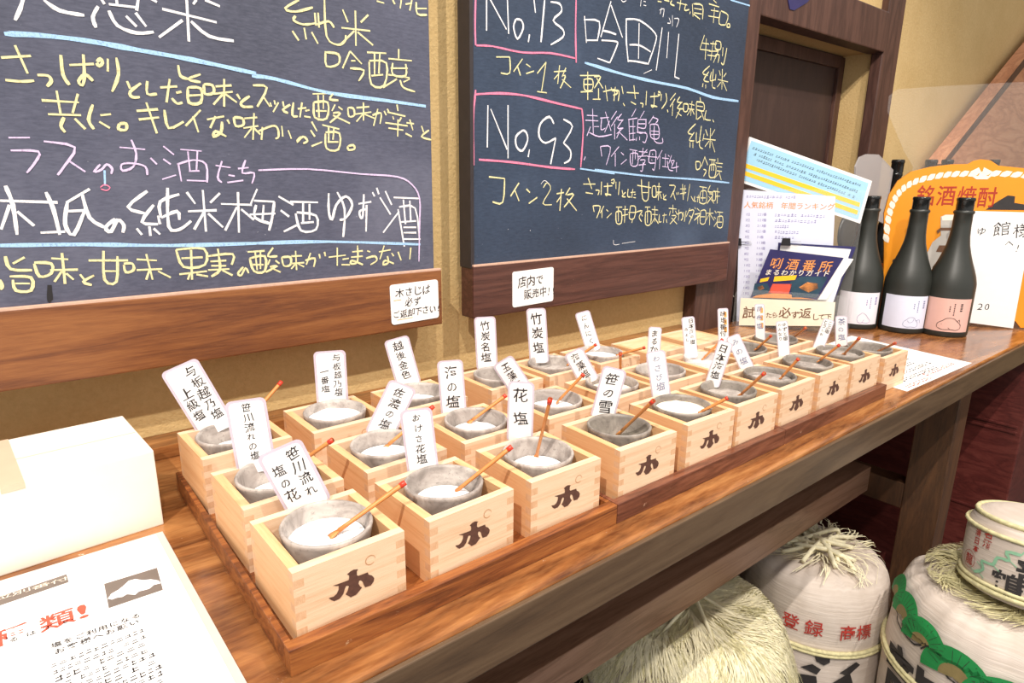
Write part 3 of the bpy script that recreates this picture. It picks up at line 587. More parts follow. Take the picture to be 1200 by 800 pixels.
def tag_plate(top, bot, wpx, cols, label, size=None, ink=None, orange=False, corner=None):
    base = on_z(bot[0], bot[1], .069)
    n = (CAM - base); n.z = 0; n.normalize()
    n = Matrix.Rotation(random.uniform(-.12, .12), 3, 'Z') @ n
    base = base - n * .006; base = on_p(bot[0], bot[1], base, n)
    P1 = on_p(top[0], top[1], base, n); up = (P1 - base); H = up.length; up.normalize()
    rt = up.cross(n).normalized(); nn = rt.cross(up).normalized()
    mid = (P1 + base) / 2; depth = (mid - CAM).dot(FWD); W = wpx * depth / FPX
    ext = .004; t_ = thing('name_tag', base - up * ext, label, 'tag', 'laminated handwritten tags')
    M3 = Matrix((rt, up, nn)).transposed(); t_.rotation_euler = M3.to_euler()
    Ht = H + ext; r = min(.005, W * .2)
    b_ = bmesh.new(); prism(b_, [Vector((x, y, -.0003)) for x, y in rrect(W, Ht, r, 4, 0, Ht / 2)], Vector((0, 0, .0005)))
    link('laminate', mesh('laminate', b_, M_film), t_)
    e = W * .07; b_ = bmesh.new(); prism(b_, [Vector((x, y, .00022)) for x, y in rrect(W - 2 * e, Ht - e, r * .9, 4, 0, (Ht - e) / 2)], Vector((0, 0, .0004)))
    tp_ = link('tag_paper', mesh('tag_paper', b_, M_white), t_)
    b_ = bmesh.new(); fn = lambda u, v: Vector((u, v, .00075))
    n_ = max(len(c_) for c_ in cols); nc = len(cols); avail = H * .84
    s = min(avail / n_ / 1.06, W * (.62 if nc == 1 else .40)) if size is None else size
    for i, c_ in enumerate(cols):
        x = 0 if nc == 1 else (W * .2 if i == 0 else -W * .2)
        y0 = Ht - s * .85 if (i == 0 or len(c_) == n_) else Ht - s * .85 - (n_ - len(c_)) * s * .8
        adv = 1.06 if nc > 1 or n_ > 3 else min(1.5, avail / n_ / s)
        text_v(b_, c_, x, y0, s, fn, MID, 1.0, adv)
    link('lettering', flat('lettering', b_, ink or M_ink), tp_)
    if orange:
        b_ = bmesh.new()
        for q in range(3): poly(b_, [(W * .08, Ht * (.9 - .2 * q)), (W * .34, Ht * (.9 - .2 * q)), (W * .34, Ht * (.76 - .2 * q)), (W * .08, Ht * (.76 - .2 * q))], lambda u, v: Vector((u, v, .0007)))
        link('orange_patch', flat('patch', b_, M_orangeink), tp_)
    return t_
def spoon(tip, end, ztip, zend, label, wide=True):
    A = on_z(tip[0], tip[1], ztip); B = on_z(end[0], end[1], zend); d = (B - A); L = d.length; d.normalize()
    t_ = thing('salt_spoon', B, label, 'spoon', 'thin bamboo spoons with red tips')
    a = A - B; b_ = bmesh.new()
    P = [a * (1 - k / 8) for k in range(9)]
    tube(b_, [p for p in P[:8]], [.0021, .0020, .0019, .0018, .0017, .0017, .0017, .0019], 6)
    side = d.cross(Vector((0, 0, 1))).normalized(); upv = side.cross(d).normalized()
    q0 = P[7]; sp = [(0, .0016), (.35, .0028), (.7, .0034), (1.0, .0030)]
    rings = []
    for f, w_ in sp:
        c_ = q0 * (1 - f); rings.append([b_.verts.new(c_ + side * w_ + upv * .0006), b_.verts.new(c_ - side * w_ + upv * .0006), b_.verts.new(c_ - side * w_ - upv * .0006), b_.verts.new(c_ + side * w_ - upv * .0006)])
    for r0, r1 in zip(rings, rings[1:]):
        for i in range(4): b_.faces.new((r0[i], r0[(i + 1) % 4], r1[(i + 1) % 4], r1[i]))
    b_.faces.new(rings[0][::-1]); b_.faces.new(rings[-1])
    link('spoon_stick', mesh('stick', b_, M_spoon, True), t_)
    b_ = bmesh.new(); tube(b_, [a, a * .93], .0024, 7); link('red_tip', mesh('tip', b_, M_red, True), t_)
    return t_

ZB = TRAY_T
# key: (box x, y, rot deg, cup cx, cy, cup mesh, salt(level, heap, mat), tag(...), spoon(...))
ST = [
 ('笹川流れ 塩の花', -.001, 0, 1.0, .0405, .0395, CUPL, (.040, .005, 'W', .98), ((326, 524), (362, 591), 53, ['笹川流れ', '塩の花']), ((475, 565), (385, 630), .092, .062)),
 ('笹川流れの塩', -.001, .1045, 2.0, .0395, .1455, CUPL, (.028, .006, 'W', .9), ((287, 468), (301, 548), 44, ['笹川流れの塩']), ((390, 515), (322, 562), .098, .058)),
 ('与板越乃塩 上級塩', -.003, .2215, 2.5, .030, .2690, CUPL, (.030, .006, 'W', .8), ((209, 428), (254, 502), 42, ['与板越乃塩', '上級塩']), ((330, 447), (272, 514), .100, .055)),
 ('おけさ花塩', .1048, 0, 2.0, .1475, .0445, CUPL, (.032, .008, 'W', .85), ((487, 479), (496, 551), 37, ['おけさ花塩']), ((600, 523), (525, 583), .098, .056)),
 ('佐渡の塩', .1050, .1045, 1.5, .1440, .1490, CUPL, (.034, .006, 'W', .9), ((473, 450), (445, 508), 34, ['佐渡の塩']), ((508, 476), (448, 527), .092, .060)),
 ('与板越乃塩 一番塩', .1025, .2200, 1.0, .1440, .2610, CUPL, (.044, .007, 'W', .97), ((386, 411), (390, 471), 36, ['与板越乃塩', '一番塩']), None),
 ('花塩', .2085, .002, -1.0, .2510, .0435, CUPL, (.031, .004, 'W', .9), ((611, 447), (609, 514), 31, ['花塩']), ((645, 467), (627, 541), .128, .050)),
 ('海の塩', .2100, .1050, 0.0, .2530, .1510, CUPL, (.034, .006, 'W', .85), ((527, 422), (532, 483), 30, ['海の塩']), ((593, 463), (548, 496), .086, .060)),
 ('越後金色', .2080, .2200, 0.0, .2560, .2640, CUPL, (.034, .005, 'W', .9), ((464, 396), (479, 449), 29, ['越後金色']), None),
 ('笹の雪', .3197, 0, -1.5, .3615, .0420, CUPD, (.024, .002, 'G', .95), ((721, 431), (706, 488), 28, ['笹の雪']), ((766, 469), (724, 509), .108, .050)),
 ('玉藻塩', .3210, .1040, -1.0, .3650, .1465, CUPL, (.040, .002, 'W', .95), ((588, 422), (612, 458), 27, ['玉藻塩']), ((684, 438), (652, 472), .098, .060)),
 ('竹炭名塩', .3290, .2190, 0.5, .3740, .2600, CUPL, (.026, .002, 'D', .95), ((568, 371), (571, 430), 25, ['竹炭名塩']), None),
 ('わさび塩', .4270, 0, -1.5, .4680, .0410, CUPD, (.046, .003, 'C', .96), ((768, 411), (775, 463), 22, ['わさび塩']), ((853, 466), (818, 484), .088, .066)),
 ('海藻塩', .4250, .1040, 1.0, .4680, .1450, CUPL, (.042, .004, 'C', .95), ((671, 411), (690, 445), 24, ['海藻塩']), ((727, 414), (727, 438), .105, .066)),
 ('竹炭塩', .4240, .2180, 0.0, .4690, .2560, CUPL, (.040, .003, 'D', .97), ((628, 361), (632, 422), 23, ['竹炭塩']), ((699, 403), (664, 428), .096, .064)),
 ('日本海塩', .5225, 0, -1.0, .5640, .0410, CUPD, (.042, .002, 'D', .97), ((851, 400), (835, 449), 17, ['日本海塩']), ((896, 437), (866, 464), .104, .062)),
 ('黒塩', .5200, .1030, -1.0, .5620, .1420, CUPL, (.036, .003, 'D', .95), ((768, 383), (765, 427), 15, ['まろやか塩'[0] + 'るか塩']), None),
 ('にんにく塩', .5200, .2170, 0.0, .5680, .2560, CUPL, (.044, .003, 'W', .96), ((682, 365), (695, 408), 18, ['にんにく']), ((756, 407), (722, 416), .086, .070)),
 ('白塩', .6210, .001, 0.0, .6620, .0430, CUPD, (.046, .002, 'D', .96), ((858, 393), (876, 432), 16, ['みの塩']), ((936, 420), (914, 444), .100, .066)),
 ('日本海の塩 みしょ', .6210, .1030, -1.0, .6560, .1420, CUPG, (.036, .002, 'W', .95), ((806, 371), (810, 416), 15, ['日本海の塩', 'みょし']), ((847, 397), (822, 422), .095, .060)),
 ('ゆず塩', .7225, .002, -1.0, .7640, .0440, CUPD, (.044, .002, 'D', .96), ((916, 376), (919, 417), 13, ['ゆずと塩', 'わみなり']), ((984, 404), (958, 424), .098, .066)),
 ('味塩', .7230, .1030, 0.0, .7600, .1400, CUPD, (.036, .002, 'D', .95), ((847, 361), (848, 402), 12, ['味塩番付']), ((904, 393), (885, 410), .092, .062)),
 ('とうがらし塩', .8180, .001, -2.0, .8550, .0430, CUPD, (.046, .002, 'D', .96), ((972, 374), (959, 407), 12, ['こぶ塩', 'とうしお']), ((1007, 396), (988, 416), .105, .066)),
 ('昆布塩', .8190, .1030, 0.0, .8600, .1440, CUPD, (.036, .002, 'D', .95), ((890, 356), (891, 397), 11, ['昆布塩']), ((944, 384), (929, 396), .096, .066)),
]
POS = ['at the front left corner', 'in the leftmost column, second from the front', 'in the far left back corner', 'second in the front row', 'second in the middle row',
       'second in the back row', 'third in the front row', 'third in the middle row', 'third in the back row', 'fourth in the front row', 'fourth in the middle row', 'fourth in the back row',
       'fifth in the front row', 'fifth in the middle row', 'fifth in the back row', 'sixth in the front row', 'sixth in the middle row', 'sixth in the back row',
       'seventh in the front row', 'seventh in the middle row', 'eighth in the front row', 'eighth in the middle row', 'ninth in the front row', 'ninth in the middle row']
SM = dict(W=M_salt, G=M_saltG, C=M_saltC, D=M_cupL)
LOOK = dict(W='white', G='greenish', C='cream', D='grey')
def slope(s): return s
for i, (nm, bx, by, rz, cx, cy, cm, sl, tg, sp) in enumerate(ST):
    masu(bx, by, ZB, radians(rz), 'pale square wooden box ' + POS[i])
    # the cup stands on the floor of its box, touching the walls
    cx = max(bx + .0421, min(bx + .0429, cx)); cy = max(by + .0421, min(by + .0429, cy))
    cxr = bx + (cx - bx) * cos(radians(rz)) - (cy - by) * sin(radians(rz)); cyr = by + (cx - bx) * sin(radians(rz)) + (cy - by) * cos(radians(rz))
    zc = ZB + .007
    dark = 'clear glass' if cm is CUPG else ('dark grey stoneware' if cm is CUPD else 'pale grey stoneware')
    co = link('salt_cup', cm, None, (cxr, cyr, zc), label='%s cup in the box %s' % (dark, POS[i]), cat='cup', group='salt tasting cups'); co.rotation_euler = (random.uniform(-.02, .02), random.uniform(-.02, .02), random.uniform(0, 6))
    link('salt', salt_mesh(sl[0] + (.005 if sl[2] == 'W' and sl[0] < .038 else 0), sl[1], SM[sl[2]], i, sl[3]), None, (cxr, cyr, zc), kind='stuff', label='%s salt in the cup %s' % (LOOK[sl[2]], POS[i]), cat='salt')
    faint = M_bluewash if nm in ('わさび塩', '白塩', '昆布塩') else None
    cols = tg[3]
    tag_plate(tg[0], tg[1], tg[2], cols, 'white laminated tag lettered %s, %s' % (' / '.join(cols), POS[i]), ink=faint, orange=nm in ('味塩', '昆布塩'))
    if sp: spoon(sp[0], sp[1], sp[2], sp[3], 'red-tipped bamboo spoon leaning in the cup ' + POS[i])
# the last box stands on the table itself
masu(.9275, 0, .0006, radians(-1), 'pale square wooden box on bare table beyond the right tray')
co = link('salt_cup', CUPD, None, (.9275 + .0425, .042, .0076), label='dark grey stoneware cup in the box beyond the right tray', cat='cup', group='salt tasting cups')
link('salt', salt_mesh(.040, .002, M_cupL, 77, .96), None, (.97, .042, .0076), kind='stuff', label='grey salt in the cup beyond the right tray', cat='salt')
tag_plate((986, 370), (986, 402), 13, ['茶の塩'], 'white laminated tag standing in the box beyond the right tray', ink=M_bluewash)
spoon((1049, 402), (1030, 411), .080, .052, 'red-tipped bamboo spoon in the box beyond the right tray')
masu(.620, .205, ZB, 0, 'upturned wooden box with closed top, back row left of the leaflet stand', False, True)
masu(.725, .2, ZB, radians(-1), 'upturned wooden box with closed top nearest the leaflet stand', False, True)

# ================================================================ LEFT: carton and notice plate
Bx = on_z(180, 527.5, .076); By = on_z(157.5, 485, .076)
t = thing('carton', (Bx.x, Bx.y, 0), 'bright white cardboard carton at the left edge of the table', 'box', rz=radians(4))
L, D, H = .46, .118, .076
bm = bmesh.new(); box(bm, -L, 0, 0, 0, D, H, bev=.0012); link('carton_body', mesh('carton', bm, M_carton), t)
bm = bmesh.new(); box(bm, -.112, -.0004, .071, -.096, 0, H); box(bm, -.112, -.0004, H, -.096, D, H + .0004); link('tape', mesh('tape', bm, M_tape), t, label='beige tape strip over the top')
bm = bmesh.new(); box(bm, -L + .002, D * .49, H, -.002, D * .5, H + .0003); link('flap_seam', mesh('seam', bm, M_tape), t)
TL = on_z(190, 619, .005)
t = thing('notice_plate', (TL.x, TL.y, 0), 'printed white notice under clear acrylic lying in front of the carton', 'notice', rz=radians(1.2))
bm = bmesh.new(); box(bm, -.34, -.262, .0004, .0, 0, .0022, bev=.0003); link('acrylic_plate', mesh('plate', bm, M_plasticbase), t, label='clear acrylic backing plate')
bm = bmesh.new(); box(bm, -.336, -.26, .0022, -.0062, -.003, .003); link('paper_sheet', mesh('sheet', bm, M_white), t)
inv = (Matrix.Translation(t.location) @ Matrix.Rotation(radians(1.2), 4, 'Z')).inverted()
def loc_z(u, v, z=.003): return inv @ on_z(u, v, z)
fnp = lambda u, v: Vector((u, v, .0032))
ang = radians(-1.2)
def pline(b_, s, px, px2, off=THIN, k=.88, sx=1):
    """a line of print between two points of the sheet"""
    a, c_ = loc_z(*px), loc_z(*px2); st = (c_ - a) / (len(s) - 1)
    for i_, ch in enumerate(s): q = a + st * i_; glyph(b_, ch, q.x, q.y, st.length * k, fnp, off, .08, sx)
bm = bmesh.new(); P = [loc_z(u, v) for u, v in ((122, 684), (184, 665), (191, 691), (127.5, 712.5))]; poly(bm, [(p.x, p.y) for p in P], lambda u, v: Vector((u, v, .0031))); link('printed_photo', flat('ph', bm, M_photo), t, label='small photo of a heap of white salt')
bm = bmesh.new(); P = [loc_z(0 + u / 5.714, 660 + v / 5.714) for u, v in ((722, 238), (745, 205), (790, 180), (830, 148), (862, 118), (905, 106), (960, 114), (1010, 108), (1062, 116), (1078, 134), (1030, 146), (1000, 172), (930, 190), (905, 212), (850, 208), (820, 226), (780, 232), (750, 244))]; poly(bm, [(p.x, p.y) for p in P], lambda u, v: Vector((u, v, .0033))); link('printed_photo', flat('ph2', bm, M_salt), t)
bm = bmesh.new(); P = [loc_z(u, v) for u, v in ((-40, 712), (78, 672.5), (80.5, 682), (-40, 723))]; poly(bm, [(p.x, p.y) for p in P], lambda u, v: Vector((u, v, .0031))); link('title_bar', flat('bar', bm, M_photo), t)
bm = bmesh.new(); a_, c_ = loc_z(2, 700, .0034), loc_z(70, 680, .0034)
for k, ch in enumerate('粒別番付'): q = a_ + (c_ - a_) * (k / 3); glyph(bm, ch, q.x, q.y, .0062, lambda u, v: Vector((u, v, .0036)), THIN, .1, 2.1)
link('lettering', flat('l', bm, M_offw), t)
bm = bmesh.new(); pline(bm, '種類', (12, 744), (67, 726), BOLD, .80); q = loc_z(95, 716); glyph(bm, '!', q.x + .016, q.y, .026, fnp, BOLD, .1, 1.6); link('lettering', flat('l', bm, M_redink), t, label='large red characters')
bm = bmesh.new(); pline(bm, 'るはずです', (16, 749), (94, 722), MID, .62)
pline(bm, '塩をご利用になる', (66, 755), (159, 722), BOLD, .92); pline(bm, 'お客様へお願い', (70, 762), (157, 729.5), BOLD, .9)
for k in range(9):
    a_, c_ = loc_z(60 + k * 2.2, 780 + k * 8.2), loc_z(168 + k * 3, 742 + k * 8); squiggles(bm, a_.x, c_.x, a_.y, .0058, fnp)
link('lettering', flat('l', bm, M_ink), t)

# ================================================================ RIGHT: sheet under last box
t = thing('printed_sheet', (.99, -.02, 0), 'white printed sheet lying on the table right of the boxes', 'sheet')
PP = [on_z(u, v, .001) for u, v in ((1063, 458), (1139, 425), (998, 393), (925, 418))]
bm = bmesh.new(); prism(bm, [Vector((p.x - .99, p.y + .02, .0002)) for p in PP], Vector((0, 0, .0005))); link('paper_sheet', mesh('s', bm, M_white), t)
U = (PP[1] - PP[0]).normalized(); V = Vector((-U.y, U.x, 0)); fs = lambda u, v: Vector((PP[0].x - .99, PP[0].y + .02, .0009)) + U * u + V * v
bm = bmesh.new()
for k in range(8): squiggles(bm, .03 + .01 * (k % 3), .19 + .02 * (k % 2), .030 + k * .018, .012, fs)
link('lettering', flat('l', bm, M_ink), t)
bm = bmesh.new()
for k in range(2): squiggles(bm, .02 + .10 * k, .12 + .12 * k, .010 + .010 * k, .012, fs)
link('lettering', flat('l', bm, M_redink), t)
bm = bmesh.new(); poly(bm, [(.17, .150), (.22, .155), (.215, .175), (.165, .17)], fs); link('printed_photo', flat('l', bm, M_black), t)

# ================================================================ BOTTLES
BP = [(0, 0), (.0435, 0), (.0455, .003), (.046, .010), (.046, .104), (.0455, .114), (.0425, .128), (.038, .142), (.0320, .158), (.0262, .176), (.0215, .194), (.0188, .212), (.0175, .232), (.0172, .258), (.0192, .260), (.0195, .2635), (.0175, .266)]
CP = [(.0162, .266), (.0162, .285), (.0172, .286), (.0172, .290), (.0160, .2925), (0, .2925)]
SEAL = [(-.020, .021), (-.010, .017), (.004, .018), (.016, .017), (.023, .022), (.022, .030), (.015, .036), (.008, .042), (-.004, .042), (-.012, .036), (-.019, .031), (-.021, .025), (-.020, .021)]
DRAW = {0: [[(.010 - x * .62, .016 + (y - .017) * (.8 + x * 14)) for x, y in SEAL], [(.006, .017), (.010, .024)]],
        1: [[(.008 + x * .66, .016 + (y - .017) * .85) for x, y in SEAL], [(.002, .03), (.006, .026), (.012, .028), (.014, .034)], [(.018, .030), (.026, .033), (.028, .026)]],
        2: [SEAL, [(.004, .018), (.0, .022)], [(.016, .036), (.019, .040), (.021, .034)], [(-.013, .028), (-.012, .029)]]}
for i, ((bx, by), lm, desc) in enumerate(zip(((1.398, .247), (1.440, .164), (1.480, .094)), (M_labW, M_labB, M_labP), ('white label, nearest the leaflet stand', 'bluish white label, middle of the three', 'pink label, rightmost of the three'))):
    t = thing('sake_bottle', (bx, by, 0), 'matte black bottle with ' + desc, 'bottle', 'matte black bottles on the table')
    bm = bmesh.new(); lathe(bm, BP, 48); link('bottle_body', mesh('bottle', bm, M_bottle, True), t)
    bm = bmesh.new(); lathe(bm, CP, 32); link('cap', mesh('cap', bm, M_cap, True), t)
    c0 = math.atan2(CAM.y - by, CAM.x - bx) + .10
    cyl = lambda u, v, r=.0467: Vector((r * cos(c0 + u / .046), r * sin(c0 + u / .046), v))
    bm = bmesh.new(); prev = None
    for k in range(25):
        u = -.047 + .094 * k / 24; a, b_ = bm.verts.new(cyl(u, .0125, .0463)), bm.verts.new(cyl(u, .084, .0463))
        if prev: f = bm.faces.new((prev[0], a, b_, prev[1])); f.smooth = True
        prev = (a, b_)
    lab_ = link('bottle_label', flat('lab', bm, lm), t, label=desc.split(',')[0])
    bm = bmesh.new()
    for st in DRAW[i]: ribbon(bm, [(x + .004, y) for x, y in st], .0009 if i < 2 else .0013, cyl)
    x0 = .021 if i == 2 else .034
    for k, (dx, y0, n) in enumerate(((0, .074, 4), (-.012, .074, 6), (-.020, .068, 3))):
        for q in range(n): poly(bm, [(x0 + dx, y0 - q * .0045), (x0 + dx + (.005 if k == 0 else .0022), y0 - q * .0045), (x0 + dx + (.004 if k == 0 else .0018), y0 - q * .0045 - .003), (x0 + dx, y0 - q * .0045 - .0026)], cyl)
    link('label_drawing', flat('drw', bm, M_bluewash if i == 1 else M_ink if i == 2 else M_purp), lab_, label='line drawing of a lying animal and small lettering')

# ================================================================ LEAFLET STAND
HP = Vector((1.27, .34, 0)); HN = Vector((-.87, -.5, 0)).normalized(); HU = Vector((.5, -.87, 0)).normalized() * 1.0
def hframe(off):
    P = HP + HN * off
    def px(u, v):
        q = on_p(u, v, P, HN); return ((q - HP).dot(HU), q.z)
    def fn(u, v): return HP + HU * u + Vector((0, 0, v)) + HN * off
    return px, fn
def sheet(name, off, pix, m, parent, th=.0006):
    px, fn = hframe(off); b_ = bmesh.new()
    O = parent.location
    prism(b_, [fn(*px(*p)) - O for p in pix], HN * th); return link(name, mesh(name, b_, m), parent)
t = thing('leaflet_stand', HP, 'clear acrylic leaflet stand in front of the dark doorway', 'stand')
px, fn = hframe(-.004)
bm = bmesh.new(); prism(bm, [fn(-.118, .004) - HP, fn(.122, .004) - HP, fn(.122, .305) - HP, fn(-.118, .305) - HP], HN * .003); link('back_panel', mesh('bp', bm, M_acryl), t)
bm = bmesh.new(); prism(bm, [fn(-.118, 0) - HP, fn(.122, 0) - HP, fn(.122, .004) - HP, fn(-.118, .004) - HP], HN * .060); link('stand_foot', mesh('bp', bm, M_acryl), t)
px, fn = hframe(.048)
bm = bmesh.new(); prism(bm, [fn(-.105, .004) - HP, fn(.110, .004) - HP, fn(.110, .085) - HP, fn(-.105, .085) - HP], HN * .003); link('front_pocket', mesh('bp', bm, M_acryl), t)
for u in (-.118, .119):
    px, fn = hframe(-.004); bm = bmesh.new(); prism(bm, [fn(u, .004) - HP, fn(u + .003, .004) - HP, fn(u + .003, .07) - HP, fn(u, .07) - HP], HN * .050); link('side_panel', mesh('bp', bm, M_acryl), t)
t = thing('ranking_sheet', HP + HN * .001, 'white sheet with a numbered ranking list in the acrylic stand', 'sheet')
sheet('paper_sheet', .001, [(863, 379), (972, 378), (979, 230), (867, 222)], M_labB, t)
px, fn = hframe(.0018)
def at_h(b_, s, u, v, size, off=THIN, jit=.1, adv=1., sx=1., O=t.location):
    q = px(u, v); text_h(b_, s, q[0], q[1], size, lambda a, c_: fn(a, c_) - O, off, jit, adv, sx)
bm = bmesh.new(); at_h(bm, '人気銘柄 年間ランキング', 876, 240, .0155, MID); link('lettering', flat('l', bm, M_orp), t)
bm = bmesh.new(); q0, q1 = px(875, 230), px(932, 231); O_ = t.location.copy(); squiggles(bm, q0[0], q1[0], q0[1], .007, lambda a, c_: fn(a, c_) - O_)
q = px(1, 1)
for k in range(15):
    y = 251 + k * 6.6; s = str(k + 1)
    at_h(bm, s + '位', 875 - k * .25, y, .0075); 
    if k < 14: at_h(bm, str((221, 227, 213, 221, 31, 113, 101, 62, 33, 13, 103, 54, 12, 21)[k]) + '番', 889 - k * .25, y, .0075)
    if k < 5: q0 = px(908, y + .6); squiggles(bm, q0[0], q0[0] + (.1, .085, .03, .045, .04)[k], q0[1], .0075, lambda a, c_: fn(a, c_) - O_)
link('lettering', flat('l', bm, M_purp), t)
t = thing('banner_card', HP - HN * .012, 'light blue and yellow printed card tilted behind the ranking sheet', 'card')
sheet('card_sheet', -.012, [(861, 211), (1008, 262), (1022, 212), (878, 160)], M_white, t)
sheet('blue_print', -.0113, [(865, 209), (1005.5, 257.5), (1018, 214.5), (880.5, 164.5)], M_bluep, t, .0002)
for a, b_ in (((874, 191.5), (1008, 237.5)), ((872.5, 200), (1005.5, 246.5))):
    sheet('yellow_strip', -.011, [a, (a[0] - 1, a[1] + 5), (b_[0] - 1, b_[1] + 5), b_], M_yell, t, .0002)
px, fn = hframe(-.0107); O_ = t.location.copy(); bm = bmesh.new()
for a, b_ in (((882, 173), (1008, 217)), ((884, 180), (1004, 224)), ((887, 187), (1000, 230))):
    qa, qb = Vector(px(*a)), Vector(px(*b_)); d = (qb - qa); Lq = d.length; d.normalize(); m_ = Vector((-d.y, d.x))
    squiggles(bm, 0, Lq, 0, .006, lambda u, v: fn(*(qa + d * u + m_ * v)) - O_)
link('lettering', flat('l', bm, M_ink), t)
t = thing('magazine', HP + HN * .02, 'stack of white magazines standing behind the dark booklet', 'magazine')
for k, off in enumerate((.012, .018)):
    sheet('pages' if k else 'back_cover', off, [(905 - k * 2, 360), (972, 366), (1003 - k * 6, 289 + k * 3), (912 + 3 * k, 284 + 2 * k)], (M_navy, M_white)[k], t, .004)
t = thing('booklet', HP + HN * .03, 'dark booklet with orange and white title leaning in the stand', 'booklet')
K = (850, 260, 6.667)
def kp(x, y): return (K[0] + x / K[2], K[1] + y / K[2])
sheet('cover', .030, [kp(195, 590), kp(715, 606), kp(925, 280), kp(350, 212)], M_navy, t, .0015)
sheet('pages', .026, [kp(720, 606), kp(790, 606), kp(1000, 290), kp(925, 280)], M_white, t, .003)
for m_, P in ((M_teal, [(230, 480), (330, 480), (360, 560), (210, 575)]), (M_teal, [(505, 470), (590, 425), (800, 430), (715, 590), (520, 590)]), (M_yell, [(385, 425), (560, 415), (545, 452), (375, 465)]), (M_yell, [(275, 445), (345, 430), (330, 460), (268, 472)]),
              (M_redink, [(370, 483), (520, 485), (495, 560), (335, 555)]), (M_orp, [(240, 575), (330, 556), (495, 562), (590, 590), (700, 604), (210, 590)]), (M_orp, [(575, 510), (640, 470), (720, 480), (725, 520), (650, 550), (600, 530)]), (M_orp, [(245, 510), (290, 495), (305, 520), (265, 535)])):
    sheet('cover_print', .0318, [kp(*p) for p in P], m_, t, .0002)
px, fn = hframe(.0324); O_ = t.location.copy()
def slant(s, a, b_, size_v, m_, name='title'):
    A, B = Vector(px(*kp(*a))), Vector(px(*kp(*b_))); d = B - A; n_ = len(s); b2 = bmesh.new(); st = d / (n_ - 1)
    for i_, ch in enumerate(s):
        c_ = A + st * i_; glyph(b2, ch, 0, 0, size_v, lambda u, v: fn(c_.x + u + .22 * v, c_.y + v + u * d.y / d.x) - O_, MID, .05, min(1.0, st.length / size_v * 1.0))
    link(name, flat(name, b2, m_), t)
slant('唎酒番所', (400, 322), (785, 348), .026, M_orp); slant('まるわかりガイド', (338, 392), (790, 402), .0145, M_offw, 'subtitle')
t = thing('cream_card', HP + HN * .052, 'cream card with brush lettering at the foot of the leaflet stand', 'card')
sheet('card_sheet', .052, [(866, 381), (976, 382), (979, 354), (868, 349)], M_cream, t, .001)
px, fn = hframe(.0535); O_ = t.location.copy(); bm = bmesh.new(); q = px(879, 367)
for s_, u, v, sz in (('試', 878, 366, .028), ('し', 892, 369, .014), ('た', 901, 369, .014), ('ら', 908, 369, .014), ('必', 920, 366, .026), ('ず', 932, 369, .019), ('返', 944, 367, .025), ('し', 956, 371, .016), ('て', 963, 371, .014), ('下', 971, 371, .015)):
    q = px(u, v); glyph(bm, s_, q[0], q[1], sz, lambda a, c_: fn(a, c_) - O_, MID, .9)
link('lettering', flat('l', bm, M_brown), t)
for (u, v), s_ in (((864, 283), 'black binder clip on the left edge of the leaflet stand'), ((921, 283), 'black binder clip on the top of the magazines')):
    q = on_p(u, v, HP + HN * (.003 if u < 900 else .024), HN); t = thing('binder_clip', q, s_, 'clip')
    bm = bmesh.new(); prism(bm, [HU * -.010 + Vector((0, 0, -.008)), HU * .010 + Vector((0, 0, -.008)), HU * .008 + Vector((0, 0, .008)), HU * -.008 + Vector((0, 0, .008))], HN * .010); link('clip_body', mesh('c', bm, M_black), t)
    bm = bmesh.new(); tube(bm, [HU * .009, HU * .03 + Vector((0, 0, .002)) + HN * .004, HU * .032 + Vector((0, 0, -.004)) + HN * .004, HU * .009 + Vector((0, 0, -.006))], .0006, 5); link('clip_wire', mesh('c', bm, M_metal), t)
t = thing('cable', on_p(855, 300, HP, HN), 'thin pale wire hanging beside the dark chalkboard rail', 'cable')
P = [on_p(u, v, HP - HN * .0, HN) - t.location for u, v in ((861, 292), (860, 305), (857, 318), (852, 322), (854, 335), (860, 348))]
bm = bmesh.new(); tube(bm, catmull(P, 4), .0009, 5); link('wire', mesh('w', bm, M_offw, True), t)

# ================================================================ ORANGE SIGN, WHITE SHEET
SP = Vector((1.63, .05, 0)); SN = Vector((-.78, -.62, 0)).normalized(); SU = Vector((.62, -.78, 0)).normalized()
def spx(u, v, off=0):
    q = on_p(u, v, SP + SN * off, SN); return ((q - SP).dot(SU), q.z)
def sfn(u, v, off=0): return SU * u + Vector((0, 0, v)) + SN * off
t = thing('sign_board', SP, 'orange sign board with white rope border and dark red lettering behind the bottles', 'sign')
OUT = [(1034, 372), (1036, 300), (1036, 250), (1042, 228), (1052, 212), (1068, 201), (1090, 195.5), (1115, 192.5), (1135, 192), (1141, 188.5), (1150, 186.5), (1161, 188), (1170, 194), (1200, 197), (1240, 205), (1262, 222), (1275, 250), (1275, 380), (1230, 383), (1196, 384), (1190, 376), (1150, 379)]
bm = bmesh.new(); P = [spx(*p) for p in OUT]; P = [(a, max(b_, .001)) for a, b_ in P]; prism(bm, [sfn(*p) for p in P], SN * -.005); link('board_panel', mesh('sb', bm, M_orange), t)
arc = catmull([Vector(p) for p in ((1038, 284), (1040, 262), (1044, 244), (1051, 229), (1062, 218), (1077, 211), (1096, 206.5), (1115, 204), (1135, 203.5), (1160, 203), (1185, 204), (1210, 207), (1235, 217), (1250, 240))], 2)
bm = bmesh.new()
